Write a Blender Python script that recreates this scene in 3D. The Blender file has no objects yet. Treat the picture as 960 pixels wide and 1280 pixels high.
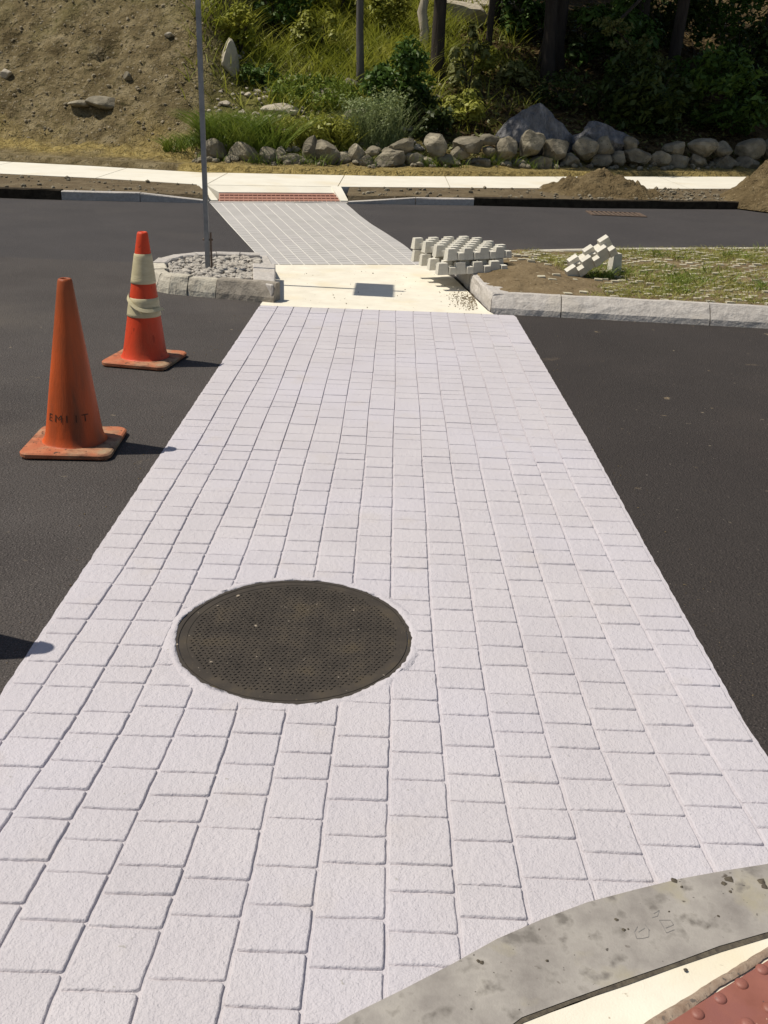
import bpy, bmesh, math, random
import numpy as np
from mathutils import Vector, Matrix, noise as mnoise
random.seed(7); rng = np.random.default_rng(7)
S = bpy.context.scene; COL = S.collection
PI = math.pi
# ------------------------------------------------------------------ camera
CH, CF = 1.55, 1200.0                       # eye height, focal length in pixels of a 960x1280 picture
TH, RO = math.radians(23.5), math.radians(2.2)
r0 = Vector((1,0,0)); u0 = Vector((0,math.sin(TH),math.cos(TH))); FW = Vector((0,math.cos(TH),-math.sin(TH)))
RT = math.cos(RO)*r0 + math.sin(RO)*u0; UP = -math.sin(RO)*r0 + math.cos(RO)*u0
cam = bpy.data.cameras.new('camera'); co = bpy.data.objects.new('camera', cam); COL.objects.link(co)
M = Matrix.Identity(4)
for i in range(3): M[i][0] = RT[i]; M[i][1] = UP[i]; M[i][2] = -FW[i]
M[2][3] = CH; co.matrix_world = M
cam.sensor_fit = 'VERTICAL'; cam.sensor_height = 36; cam.sensor_width = 27; cam.lens = 36*CF/1280
cam.clip_start = .05; cam.clip_end = 2000; S.camera = co
# ------------------------------------------------------------------ light
EL, SHD = math.radians(60.5), math.radians(-4)          # sun elevation; direction in which shadows fall (from +X)
ld = Vector((math.cos(SHD)*math.cos(EL), math.sin(SHD)*math.cos(EL), -math.sin(EL)))
w = bpy.data.worlds.new('World'); S.world = w; w.use_nodes = True
nt = w.node_tree; sky = nt.nodes.new('ShaderNodeTexSky'); sky.sky_type = 'NISHITA'; sky.sun_disc = False
sky.sun_elevation = EL; sky.sun_rotation = math.atan2(-ld.x, -ld.y)
sky.air_density = 1.2; sky.dust_density = 1.5
bg = nt.nodes['Background']; bg.inputs['Strength'].default_value = .065
nt.links.new(sky.outputs[0], bg.inputs[0])
sl = bpy.data.lights.new('sun', 'SUN'); sl.energy = 4.5; sl.angle = math.radians(.55); sl.color = (1, .93, .80)
so = bpy.data.objects.new('sun', sl); COL.objects.link(so); so.rotation_euler = ld.to_track_quat('-Z','Y').to_euler()
so.location = (-10, 5, 20)
S.view_settings.view_transform = 'Standard'; S.view_settings.look = 'None'
S.view_settings.exposure = 0; S.view_settings.gamma = 1
S.cycles.max_bounces = 6; S.cycles.diffuse_bounces = 3; S.cycles.transparent_max_bounces = 6

# ------------------------------------------------------------------ helpers
def G(px, py, z=0.):                         # the place on level z that the survey of the picture gives
    d = FW + RT*((px-480)/CF) - UP*((py-640)/CF); t = (z-CH)/d.z
    return Vector((d.x*t, d.y*t, z))
def new_mat(name):
    m = bpy.data.materials.new(name); m.use_nodes = True; return m, m.node_tree, m.node_tree.nodes['Principled BSDF']
def mat(name, cols, scale=8, detail=6, rough=.85, bump=(), spec=.3, coord='world', rand=0., speck=None, stretch=None, big=None):
    """cols: list of (pos, rgb) ; bump: list of (kind, scale, distance) ; speck: (scale, threshold, rgb)"""
    m, n, p = new_mat(name); L = n.links.new
    if coord == 'world': g = n.nodes.new('ShaderNodeNewGeometry').outputs['Position']
    else: g = n.nodes.new('ShaderNodeTexCoord').outputs['Object']
    if stretch:
        mp = n.nodes.new('ShaderNodeMapping'); mp.inputs['Scale'].default_value = stretch; L(g, mp.inputs[0]); g = mp.outputs[0]
    t = n.nodes.new('ShaderNodeTexNoise'); t.inputs['Scale'].default_value = scale; t.inputs['Detail'].default_value = detail
    t.inputs['Roughness'].default_value = .62; L(g, t.inputs['Vector'])
    r = n.nodes.new('ShaderNodeValToRGB'); L(t.outputs[0], r.inputs[0])
    while len(r.color_ramp.elements) > 1: r.color_ramp.elements.remove(r.color_ramp.elements[-1])
    r.color_ramp.elements[0].position = cols[0][0]; r.color_ramp.elements[0].color = (*cols[0][1], 1)
    for ps, c in cols[1:]:
        e = r.color_ramp.elements.new(ps); e.color = (*c, 1)
    c = r.outputs[0]
    def mix(a, bcol, fac, mode='MIX'):
        x = n.nodes.new('ShaderNodeMix'); x.data_type = 'RGBA'; x.blend_type = mode
        if hasattr(fac, 'is_linked'): L(fac, x.inputs[0])
        else: x.inputs[0].default_value = fac
        L(a, x.inputs[6])
        if hasattr(bcol, 'is_linked'): L(bcol, x.inputs[7])
        else: x.inputs[7].default_value = (*bcol, 1)
        return x.outputs[2]
    def thr(sc, lo, hi, det=2, vec=None):
        q = n.nodes.new('ShaderNodeTexNoise'); q.inputs['Scale'].default_value = sc; q.inputs['Detail'].default_value = det
        L(vec or g, q.inputs['Vector'])
        mr = n.nodes.new('ShaderNodeMapRange'); L(q.outputs[0], mr.inputs[0]); mr.inputs[1].default_value = lo; mr.inputs[2].default_value = hi
        return mr.outputs[0]
    if big:                                    # (scale, lo, hi, rgb)
        for b in (big if isinstance(big, list) else [big]): c = mix(c, b[3], thr(b[0], b[1], b[2], 5))
    if speck:
        for sp in (speck if isinstance(speck, list) else [speck]):
            c = mix(c, sp[2], thr(sp[0], sp[1], sp[1]+.05))
    if rand:
        oi = n.nodes.new('ShaderNodeObjectInfo'); mr = n.nodes.new('ShaderNodeMapRange'); L(oi.outputs['Random'], mr.inputs[0])
        mr.inputs[3].default_value = 1-rand; mr.inputs[4].default_value = 1+rand
        hs = n.nodes.new('ShaderNodeHueSaturation'); L(mr.outputs[0], hs.inputs['Value']); L(c, hs.inputs['Color']); c = hs.outputs[0]
    L(c, p.inputs['Base Color'])
    prev = None
    for kind, sc, dist in bump:
        if kind == 'v': q = n.nodes.new('ShaderNodeTexVoronoi'); q.inputs['Scale'].default_value = sc; o = q.outputs['Distance']
        else:
            q = n.nodes.new('ShaderNodeTexNoise'); q.inputs['Scale'].default_value = sc; q.inputs['Detail'].default_value = 4; o = q.outputs[0]
        L(g, q.inputs['Vector'])
        b = n.nodes.new('ShaderNodeBump'); b.inputs['Distance'].default_value = dist; b.inputs['Strength'].default_value = 1; L(o, b.inputs['Height'])
        if prev: L(prev, b.inputs['Normal'])
        prev = b.outputs[0]
    if prev: L(prev, p.inputs['Normal'])
    p.inputs['Roughness'].default_value = rough; p.inputs['Specular IOR Level'].default_value = spec
    m['_'] = 0
    return m
def leafmat(name, cols, rough=.5, trans=.25, sc=1.3):
    m = mat(name, cols, scale=sc, detail=8, rough=rough, spec=.25, coord='world'); n = m.node_tree; p = n.nodes['Principled BSDF']
    tr = n.nodes.new('ShaderNodeBsdfTranslucent'); mx = n.nodes.new('ShaderNodeMixShader'); mx.inputs[0].default_value = trans
    n.links.new(p.inputs['Base Color'].links[0].from_socket, tr.inputs[0]); n.links.new(p.outputs[0], mx.inputs[1]); n.links.new(tr.outputs[0], mx.inputs[2])
    n.links.new(mx.outputs[0], n.nodes['Material Output'].inputs[0]); return m
def tag(o, label=None, cat=None, group=None, kind=None):
    if label: o['label'] = label
    if cat: o['category'] = cat
    if group: o['group'] = group
    if kind: o['kind'] = kind
    return o
def link(name, me, m=None, parent=None, loc=None, kind=None, smooth=False):
    if m and not me.materials: me.materials.append(m)
    if smooth: me.polygons.foreach_set('use_smooth', [True]*len(me.polygons))
    o = bpy.data.objects.new(name, me); COL.objects.link(o)
    if parent: o.parent = parent
    if loc is not None: o.location = loc
    if kind: o['kind'] = kind
    return o
def mesh(name, v, f):
    me = bpy.data.meshes.new(name); me.from_pydata([tuple(x) for x in v], [], f); me.update(); return me
def empty(name, loc, rz=0):
    o = bpy.data.objects.new(name, None); COL.objects.link(o); o.location = loc; o.rotation_euler = (0,0,rz); o.empty_display_size = .1; return o
def np_mesh(name, V, F):                     # V (n,3), F (m,k)
    me = bpy.data.meshes.new(name); k = F.shape[1]
    me.vertices.add(len(V)); me.vertices.foreach_set('co', np.asarray(V, np.float32).ravel())
    me.loops.add(F.size); me.loops.foreach_set('vertex_index', F.astype(np.int32).ravel())
    me.polygons.add(len(F)); me.polygons.foreach_set('loop_start', np.arange(0, F.size, k, dtype=np.int32)); me.polygons.foreach_set('loop_total', np.full(len(F), k, np.int32))
    me.update(calc_edges=True); return me
class MB:
    def __init__(s): s.v = []; s.f = []
    def add(s, v, f):
        b = len(s.v); s.v += [tuple(x) for x in v]; s.f += [tuple(i+b for i in q) for q in f]
    def box(s, c, d, rz=0, taper=0, top=0):
        x, y, z = d[0]/2, d[1]/2, d[2]/2; cs, sn = math.cos(rz), math.sin(rz); vs = []
        for k, t in ((-1, 0), (1, taper)):
            for a, b in ((-1,-1),(1,-1),(1,1),(-1,1)):
                X, Y = a*(x-t), b*(y-t); vs.append((c[0]+X*cs-Y*sn, c[1]+X*sn+Y*cs, c[2]+k*z))
        s.add(vs, [(0,3,2,1),(4,5,6,7),(0,1,5,4),(1,2,6,5),(2,3,7,6),(3,0,4,7)])
    def tube(s, pts, rad, n=8, cap=True):
        pts = [Vector(p) for p in pts]; rings = []
        for i, p in enumerate(pts):
            d = (pts[min(i+1, len(pts)-1)] - pts[max(i-1, 0)]).normalized()
            a = d.orthogonal().normalized() if i == 0 else (rings_a - d*rings_a.dot(d)).normalized()
            rings_a = a; b = d.cross(a); r = rad[i] if hasattr(rad, '__len__') else rad
            rings.append([p + (a*math.cos(2*PI*k/n) + b*math.sin(2*PI*k/n))*r for k in range(n)])
        v = [q for R in rings for q in R]; f = []
        for i in range(len(pts)-1):
            for k in range(n): f.append((i*n+k, i*n+(k+1)%n, (i+1)*n+(k+1)%n, (i+1)*n+k))
        if cap: f += [tuple(range(n))[::-1], tuple(range((len(pts)-1)*n, len(pts)*n))]
        s.add(v, f)
    def prism(s, poly, z0, z1, inset=0, cap_bottom=False, smooth=0):
        """closed solid from a ccw polygon; per-vertex z allowed through z1 callable"""
        n = len(poly); c = sum((Vector((p[0], p[1])) for p in poly), Vector((0,0)))/n
        zt = z1 if callable(z1) else (lambda x, y: z1)
        bot = [(p[0], p[1], z0) for p in poly]
        if inset:
            tp = inset_poly(poly, inset); mid = [(p[0], p[1], zt(p[0], p[1])-inset*.8) for p in poly]
            v = bot + mid + [(p[0], p[1], zt(p[0], p[1])) for p in tp]
            f = [(i, (i+1)%n, n+(i+1)%n, n+i) for i in range(n)] + [(n+i, n+(i+1)%n, 2*n+(i+1)%n, 2*n+i) for i in range(n)] + [tuple(range(2*n, 3*n))]
        else:
            v = bot + [(p[0], p[1], zt(p[0], p[1])) for p in poly]
            f = [(i, (i+1)%n, n+(i+1)%n, n+i) for i in range(n)] + [tuple(range(n, 2*n))]
        if cap_bottom: f.append(tuple(range(n))[::-1])
        s.add(v, f)
    def build(s, name, m=None, parent=None, kind=None, smooth=False, loc=None):
        return link(name, mesh(name, s.v, s.f), m, parent, loc, kind, smooth)
def inset_poly(poly, d):
    n = len(poly); out = []
    for i in range(n):
        p0, p1, p2 = Vector(poly[i-1][:2]), Vector(poly[i][:2]), Vector(poly[(i+1)%n][:2])
        a, b = (p1-p0), (p2-p1)
        if a.length < 1e-6 or b.length < 1e-6: out.append((p1.x, p1.y)); continue
        a.normalize(); b.normalize(); na, nb = Vector((-a.y, a.x)), Vector((-b.y, b.x)); k = na+nb
        if k.length < 1e-3: k = na
        k = k/k.length; out.append((p1.x+k.x*d/max(.45, k.dot(na)), p1.y+k.y*d/max(.45, k.dot(na))))
    return out
def clip(poly, p, nrm):                      # keep the side where (q-p).n <= 0
    out = []
    for i in range(len(poly)):
        a, b = poly[i], poly[(i+1)%len(poly)]
        da = (a[0]-p[0])*nrm[0]+(a[1]-p[1])*nrm[1]; db = (b[0]-p[0])*nrm[0]+(b[1]-p[1])*nrm[1]
        if da <= 0: out.append(a)
        if (da <= 0) != (db <= 0):
            t = da/(da-db); out.append((a[0]+(b[0]-a[0])*t, a[1]+(b[1]-a[1])*t))
    return out
def area(poly): return .5*sum(poly[i-1][0]*poly[i][1]-poly[i][0]*poly[i-1][1] for i in range(len(poly)))
def dens(poly, step, jit=0., seed=0):        # split long edges, optional raggedness
    out = []; n = len(poly); rr = random.Random(seed)
    for i in range(n):
        a, b = Vector(poly[i][:2]), Vector(poly[(i+1)%n][:2]); L = (b-a).length; k = max(1, int(round(L/step)))
        if L < 1e-6: continue
        nr = Vector((-(b-a).y, (b-a).x))/L
        for j in range(k):
            q = a+(b-a)*(j/k) + (nr*rr.uniform(-jit, jit) if j else Vector((0,0))); out.append((q.x, q.y))
    return out
def lathe(profile, n=40, jit=0):
    v = []; f = []
    for r, z in profile:
        for k in range(n): v.append((r*math.cos(2*PI*k/n), r*math.sin(2*PI*k/n), z))
    for i in range(len(profile)-1):
        for k in range(n): f.append((i*n+k, i*n+(k+1)%n, (i+1)*n+(k+1)%n, (i+1)*n+k))
    return v, f
def lerp(xs, ys, x): return float(np.interp(x, xs, ys))
def fbm(x, y, z=0, o=4, sc=1):
    a = 0; amp = 1
    for _ in range(o):
        a += amp*mnoise.noise(Vector((x*sc, y*sc, z*sc))); sc *= 2.1; amp *= .5
    return a

# ------------------------------------------------------------------ materials
W = {}
W['paint'] = mat('white_street_coating', [(.25,(.472,.444,.474)),(.75,(.538,.508,.532))], scale=3, rough=.85, spec=.2, rand=.016,
    bump=[('n',60,.0042),('n',190,.0026),('n',420,.0008)], big=[(1.3,.45,.75,(.525,.50,.55)), (4.5,.60,.75,(.50,.465,.475)), (.9,.6,.75,(.49,.465,.47))], speck=(60,.745,(.38,.36,.35)))
W['cw2base'] = mat('pale_grout_coating', [(.3,(.58,.56,.53)),(.7,(.66,.64,.60))], scale=4, bump=[('n',90,.001)])
W['cw2'] = mat('grey_coated_bricks', [(.25,(.40,.385,.37)),(.75,(.50,.48,.465))], scale=2.2, rough=.8, bump=[('n',120,.0012)], big=(1.1,.5,.7,(.43,.41,.40)))
def asphalt(name, c0, c1, dust):
    m = mat(name, [(.3,c0),(.7,c1)], scale=1.1, detail=9, rough=.82, spec=.3,
        bump=[('v',120,.0045),('n',260,.0025),('n',28,.0025)], speck=[(170,.62,tuple(min(1,k*2.3) for k in c1)),(120,.61,tuple(k*.42 for k in c0)),(60,.72,(.22,.19,.16)),(14,.735,(.20,.165,.12))], big=dust)
    return m
W['asphalt'] = asphalt('lighter_asphalt', (.053,.046,.043), (.072,.063,.059), [(.55,.56,.72,(.090,.077,.066)), (3.3,.70,.76,(.16,.13,.09)), (.8,.55,.7,(.046,.039,.037))])
W['asphalt2'] = asphalt('darker_asphalt', (.031,.026,.024), (.043,.036,.033), [(.7,.56,.75,(.055,.044,.038)), (2.3,.68,.74,(.13,.10,.07)),(7,.69,.73,(.20,.155,.10)),(.25,.5,.6,(.034,.028,.026))])
W['asphalt3'] = asphalt('road_asphalt', (.044,.040,.041), (.060,.054,.054), [(.5,.55,.75,(.070,.062,.058))])
W['cream'] = mat('cream_concrete', [(.3,(.66,.61,.51)),(.7,(.77,.73,.62))], scale=5, rough=.8, bump=[('n',220,.0007),('n',20,.001)],
    big=[(2.2,.55,.75,(.68,.60,.44))], speck=[(45,.72,(.36,.30,.22))])
W['creamfar'] = mat('pale_sidewalk_concrete', [(.3,(.66,.62,.53)),(.7,(.74,.71,.62))], scale=2, rough=.85, bump=[('n',60,.001)], big=[(1.1,.55,.75,(.66,.59,.45))])
W['kerbgrey'] = mat('stained_grey_concrete', [(.2,(.18,.162,.150)),(.45,(.28,.258,.238)),(.6,(.34,.316,.290)),(.8,(.43,.40,.355))], scale=11, detail=9, rough=.75,
    bump=[('n',260,.0006),('n',30,.0012)], big=[(8,.58,.80,(.33,.295,.20)),(22,.56,.70,(.17,.155,.14))], speck=[(75,.70,(.10,.09,.08)),(33,.71,(.10,.085,.07))])
W['granite'] = mat('grey_granite', [(.25,(.34,.31,.285)),(.5,(.44,.41,.38)),(.75,(.54,.505,.47))], scale=26, detail=8, rough=.85, rand=.05,
    bump=[('n',14,.012),('n',60,.005),('n',260,.0012)], speck=[(140,.68,(.16,.14,.14))], big=(3,.55,.7,(.46,.42,.37)))
W['granitew'] = mat('warm_granite', [(.25,(.36,.32,.26)),(.5,(.50,.46,.38)),(.75,(.60,.56,.47))], scale=18, detail=8, rough=.85, rand=.12,
    bump=[('n',14,.014),('n',60,.006)], speck=[(120,.68,(.2,.17,.13))])
W['granited'] = mat('brown_grey_granite', [(.25,(.18,.155,.125)),(.5,(.27,.24,.20)),(.75,(.36,.32,.27))], scale=18, detail=8, rough=.9, bump=[('n',14,.012),('n',70,.005)])
W['gravel'] = mat('grey_crushed_stone', [(.3,(.27,.245,.215)),(.7,(.50,.465,.41))], scale=22, rough=.9, bump=[('n',90,.003)], rand=.1)
W['soil'] = mat('dry_brown_soil', [(.25,(.115,.082,.045)),(.5,(.175,.13,.075)),(.75,(.24,.185,.11))], scale=3, detail=10, rough=.95, spec=.1,
    bump=[('n',9,.03),('n',40,.012)], speck=[(22,.64,(.09,.065,.035)),(26,.67,(.30,.25,.17))])
W['soil2'] = mat('dark_tilled_soil', [(.25,(.085,.062,.035)),(.5,(.13,.10,.062)),(.75,(.18,.145,.09))], scale=4, detail=10, rough=.95, spec=.1,
    bump=[('n',12,.02),('n',50,.01)], speck=[(30,.68,(.27,.23,.17))])
W['grate'] = mat('rusted_iron', [(.3,(.10,.07,.05)),(.7,(.17,.12,.09))], scale=30, rough=.7, bump=[('n',90,.001)])
W['iron'] = mat('dark_cast_iron', [(.25,(.029,.024,.020)),(.5,(.046,.038,.031)),(.8,(.080,.064,.046))], scale=9, detail=9, rough=.85, spec=.3,
    bump=[('n',120,.0008)], big=[(9,.60,.85,(.065,.050,.030))], speck=[(24,.73,(.38,.32,.25)),(60,.735,(.26,.22,.18)),(110,.66,(.085,.07,.05))])
W['ironrim'] = mat('worn_iron_rim', [(.25,(.036,.030,.026)),(.6,(.052,.044,.036)),(.8,(.085,.068,.045))], scale=12, detail=9, rough=.85, spec=.3, bump=[('n',90,.001)],
    big=[(5,.6,.7,(.16,.12,.05))], speck=[(26,.72,(.45,.38,.3))])
W['ramp'] = mat('red_tactile_plastic', [(.3,(.22,.078,.055)),(.7,(.30,.115,.085))], scale=12, rough=.55, spec=.5, bump=[('n',350,.0004)],
    big=[(10,.55,.72,(.24,.09,.075))], speck=[(52,.715,(.07,.05,.05)),(90,.72,(.5,.35,.27))])
W['sealant'] = mat('brown_caulk', [(.3,(.20,.135,.095)),(.7,(.34,.27,.21))], scale=35, rough=.8, bump=[('n',60,.006)], speck=(80,.62,(.12,.10,.085)))
W['crack'] = mat('joint_dirt', [(.3,(.05,.042,.035)),(.7,(.13,.11,.08))], scale=60, rough=.95, bump=[('n',120,.003)])
W['redbrick'] = mat('faded_red_brick', [(.3,(.30,.15,.11)),(.7,(.42,.22,.165))], scale=20, rough=.9, bump=[('n',60,.003)], rand=.1)
W['latt'] = mat('pale_lattice_concrete', [(.3,(.54,.51,.44)),(.7,(.68,.65,.57))], scale=30, rough=.9, bump=[('n',180,.0015)], rand=.06, coord='object')
W['lattd'] = mat('soiled_paver_concrete', [(.3,(.33,.29,.20)),(.5,(.44,.40,.30)),(.7,(.56,.52,.40))], scale=9, rough=.95, rand=.12)
W['berm'] = mat('asphalt_kerb', [(.3,(.022,.017,.012)),(.7,(.055,.044,.030))], scale=12, rough=.95, spec=.1, bump=[('n',30,.012)])
W['steel'] = mat('galvanised_steel', [(.3,(.20,.205,.21)),(.7,(.30,.305,.31))], scale=14, rough=.5, bump=[('n',200,.0003)], spec=.5)
W['steel'].node_tree.nodes['Principled BSDF'].inputs['Metallic'].default_value = .35
W['rust'] = mat('rusty_post', [(.3,(.10,.07,.05)),(.7,(.18,.13,.10))], scale=25, rough=.8, bump=[('n',90,.001)])
W['sign'] = mat('white_sign_face', [(.3,(.75,.75,.74)),(.7,(.8,.8,.79))], scale=5, rough=.4)
def conemat(name, c, dirt, amt, st=.45):
    return mat(name, [(.3,tuple(x*.86 for x in c)),(.7,c)], scale=6, rough=.5, spec=.35, bump=[('n',160,.0012),('n',30,.0015)], coord='object',
        big=[(5, .52-amt*.06, .80-amt*.06, dirt),(14, .5, .75, tuple(x*.7 for x in c))], speck=[(38,.66,tuple(x*.6 for x in c))], stretch=(1,1,st))
W['conetop'] = conemat('sooty_orange_vinyl', (.33,.085,.022), (.10,.045,.02), 2)
W['cone'] = conemat('faded_orange_vinyl', (.68,.105,.014), (.12,.040,.016), 2.0, .16)
W['cone2'] = conemat('bright_orange_vinyl', (.68,.062,.016), (.35,.08,.035), .3)
W['conebase'] = mat('dirty_orange_rubber', [(.3,(.36,.10,.045)),(.6,(.45,.17,.085)),(.8,(.42,.25,.15))], scale=10, rough=.75, bump=[('n',120,.0015)], coord='object', big=[(7,.48,.66,(.34,.24,.15)),(12,.52,.7,(.16,.07,.04))], speck=[(45,.64,(.10,.05,.03))])
W['collar'] = mat('aged_reflective_sleeve', [(.3,(.46,.40,.24)),(.7,(.62,.55,.36))], scale=9, rough=.45, coord='object', bump=[('n',40,.001)], stretch=(1,1,4))
W['ink'] = mat('worn_black_print', [(.48,(.05,.022,.012)),(.62,(.11,.03,.012)),(.75,(.36,.06,.012))], scale=50, rough=.7)
W['rock'] = mat('weathered_boulder', [(.25,(.10,.084,.060)),(.5,(.21,.185,.135)),(.75,(.38,.335,.25))], scale=4.5, detail=10, rough=.9, rand=.22, bump=[('n',7,.03),('n',32,.012)], speck=[(18,.66,(.10,.09,.05))])
W['rocklt'] = mat('pale_rock', [(.25,(.30,.26,.20)),(.75,(.52,.47,.38))], scale=5, detail=9, rough=.9, bump=[('n',8,.03)])
W['rockbl'] = mat('blue_grey_boulder', [(.25,(.085,.083,.085)),(.5,(.165,.163,.168)),(.75,(.29,.285,.29))], scale=3.5, detail=10, rough=.9, bump=[('n',5,.12),('n',22,.03)], stretch=(2.0,1,.7))
W['bark'] = mat('grey_brown_bark', [(.3,(.028,.021,.017)),(.7,(.062,.050,.040))], scale=7, detail=8, rough=.95, bump=[('n',12,.04)], stretch=(1,1,.18))
W['barkp'] = mat('pale_bark', [(.3,(.07,.065,.06)),(.7,(.13,.12,.11))], scale=7, detail=8, rough=.9, bump=[('n',12,.02)], stretch=(1,1,.25))
W['wood'] = mat('bleached_wood', [(.3,(.34,.29,.22)),(.7,(.56,.50,.40))], scale=5, rough=.9, bump=[('n',14,.03)], stretch=(1,1,.2))
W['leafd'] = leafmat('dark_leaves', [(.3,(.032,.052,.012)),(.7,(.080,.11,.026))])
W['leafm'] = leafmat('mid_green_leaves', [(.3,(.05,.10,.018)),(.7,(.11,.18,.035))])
W['leafy'] = leafmat('olive_leaves_sun_in_colour', [(.3,(.12,.14,.035)),(.7,(.22,.22,.08))])  # paler olive puts sunlight into the leaf colour
W['grassg'] = leafmat('green_grass', [(.3,(.09,.15,.02)),(.7,(.22,.27,.045))], sc=2)
W['grassy'] = leafmat('yellow_green_weed', [(.3,(.20,.22,.03)),(.7,(.38,.38,.07))], sc=2)
W['grasso'] = leafmat('olive_tall_grass', [(.3,(.14,.165,.02)),(.5,(.28,.30,.04)),(.7,(.44,.42,.08))], sc=1.1, trans=.4)
W['grassf'] = leafmat('grey_green_feathery_weed', [(.3,(.19,.24,.09)),(.7,(.32,.37,.17))], sc=2)
W['grassd'] = leafmat('dry_mixed_grass', [(.3,(.14,.17,.03)),(.5,(.27,.27,.06)),(.75,(.46,.39,.16))], sc=5)
W['straw'] = leafmat('dry_straw', [(.3,(.26,.21,.09)),(.7,(.38,.31,.14))], sc=5)
W['litter'] = leafmat('dead_leaf_litter', [(.3,(.07,.045,.02)),(.7,(.15,.10,.045))], sc=5)

# hillside material: soil / straw / weeds / leaf litter by place
def hillside_mat():
    m, n, p = new_mat('hillside_soil_and_straw'); L = n.links.new; N = n.nodes.new
    g = N('ShaderNodeNewGeometry').outputs['Position']
    def noi(s, d=8):
        t = N('ShaderNodeTexNoise'); t.inputs['Scale'].default_value = s; t.inputs['Detail'].default_value = d; L(g, t.inputs[0]); return t.outputs[0]
    def ramp(f, cols):
        r = N('ShaderNodeValToRGB'); L(f, r.inputs[0]); r.color_ramp.elements[0].position = cols[0][0]; r.color_ramp.elements[0].color = (*cols[0][1],1)
        r.color_ramp.elements[1].position = cols[-1][0]; r.color_ramp.elements[1].color = (*cols[-1][1],1)
        for q, c in cols[1:-1]: r.color_ramp.elements.new(q).color = (*c,1)
        return r.outputs[0]
    def att(nm): a = N('ShaderNodeAttribute'); a.attribute_name = nm; return a.outputs['Fac']
    def mix(f, a, b):
        x = N('ShaderNodeMix'); x.data_type = 'RGBA'; L(f, x.inputs[0]); L(a, x.inputs[6]); L(b, x.inputs[7]); return x.outputs[2]
    soil = ramp(noi(2.2, 12), [(.3,(.105,.079,.038)),(.5,(.185,.145,.075)),(.72,(.30,.245,.145))])
    spk = N('ShaderNodeMapRange'); L(noi(14, 3), spk.inputs[0]); spk.inputs[1].default_value = .62; spk.inputs[2].default_value = .68
    soil = mix(spk.outputs[0], soil, ramp(noi(40), [(.3,(.22,.18,.115)),(.7,(.36,.31,.22))]))
    spk = N('ShaderNodeMapRange'); L(noi(9, 5), spk.inputs[0]); spk.inputs[1].default_value = .58; spk.inputs[2].default_value = .66
    soil = mix(spk.outputs[0], soil, ramp(noi(20), [(.3,(.08,.06,.03)),(.7,(.11,.095,.04))]))
    straw = ramp(noi(9, 12), [(.3,(.19,.14,.05)),(.5,(.33,.25,.09)),(.72,(.46,.36,.15))])
    weed = ramp(noi(4, 12), [(.3,(.07,.075,.02)),(.5,(.12,.12,.03)),(.72,(.20,.18,.07))])
    lit = ramp(noi(5, 12), [(.3,(.05,.034,.016)),(.5,(.11,.075,.036)),(.72,(.21,.155,.07))])
    c = mix(att('straw'), soil, straw); c = mix(att('weed'), c, weed); c = mix(att('litter'), c, lit)
    L(c, p.inputs['Base Color']); p.inputs['Roughness'].default_value = .95; p.inputs['Specular IOR Level'].default_value = .1
    b = N('ShaderNodeBump'); b.inputs['Distance'].default_value = .22; L(noi(5, 12), b.inputs['Height'])
    b2 = N('ShaderNodeBump'); b2.inputs['Distance'].default_value = .05; L(noi(34, 6), b2.inputs['Height']); L(b.outputs[0], b2.inputs['Normal']); L(b2.outputs[0], p.inputs['Normal'])
    return m
W['hill'] = hillside_mat()

# ------------------------------------------------------------------ ground and roads
FAR = [(-60,13.9),(-5.67,14.27),(-4.8,14.31),(-2.72,14.6),(-.8,15.27),(1.25,15.75),(2.8,15.95),(5.2,16.6),(6.2,16.95),(60,33)]   # kerb line beyond the road
fx, fy = [p[0] for p in FAR], [p[1] for p in FAR]
def farY(x): return lerp(fx, fy, x)
gm = MB(); gm.add([(-900,-900,-.06),(900,-900,-.06),(900,900,-.06),(-900,900,-.06)], [(0,1,2,3)])
gm.build('ground', W['soil'], kind='structure')
def sheet(name, poly, z, m, parent=None, kind='structure', thick=0):
    b = MB(); n = len(poly); b.add([(p[0],p[1],z) for p in poly], [tuple(range(n))]); 
    return b.build(name, m, parent, kind)
# the near lot drive (both sides of the crosswalk) and the far road are separate pavings
def strip_mesh(name, xs, ylo, yhi, z, m, kind='structure', parent=None, ny=1, zf=None, xm=None):
    v = []; f = []; nx = len(xs)
    for j in range(ny+1):
        for x in xs:
            a, b = ylo(x), yhi(x); y = a+(b-a)*j/ny; x_ = xm(x, y) if xm else x; v.append((x_, y, zf(x, y) if zf else z))
    for j in range(ny):
        for i in range(nx-1): f.append((j*nx+i, j*nx+i+1, (j+1)*nx+i+1, (j+1)*nx+i))
    return link(name, mesh(name, v, f), m, parent, kind=kind)
xsf = sorted(set([-60,-30,-15] + fx + list(np.linspace(-8,8,33)) + [15,30]))
sheet('driveway', [(-60,-40),(.0,-40),(.0,9.3),(-60,9.3)], 0, W['asphalt'])
sheet('driveway', [(.0,-40),(60,-40),(60,9.3),(.0,9.3)], 0, W['asphalt2'])  # right half takes the darker asphalt tone
strip_mesh('road', xsf, lambda x: 9.3, farY, 0, W['asphalt3'])

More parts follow.
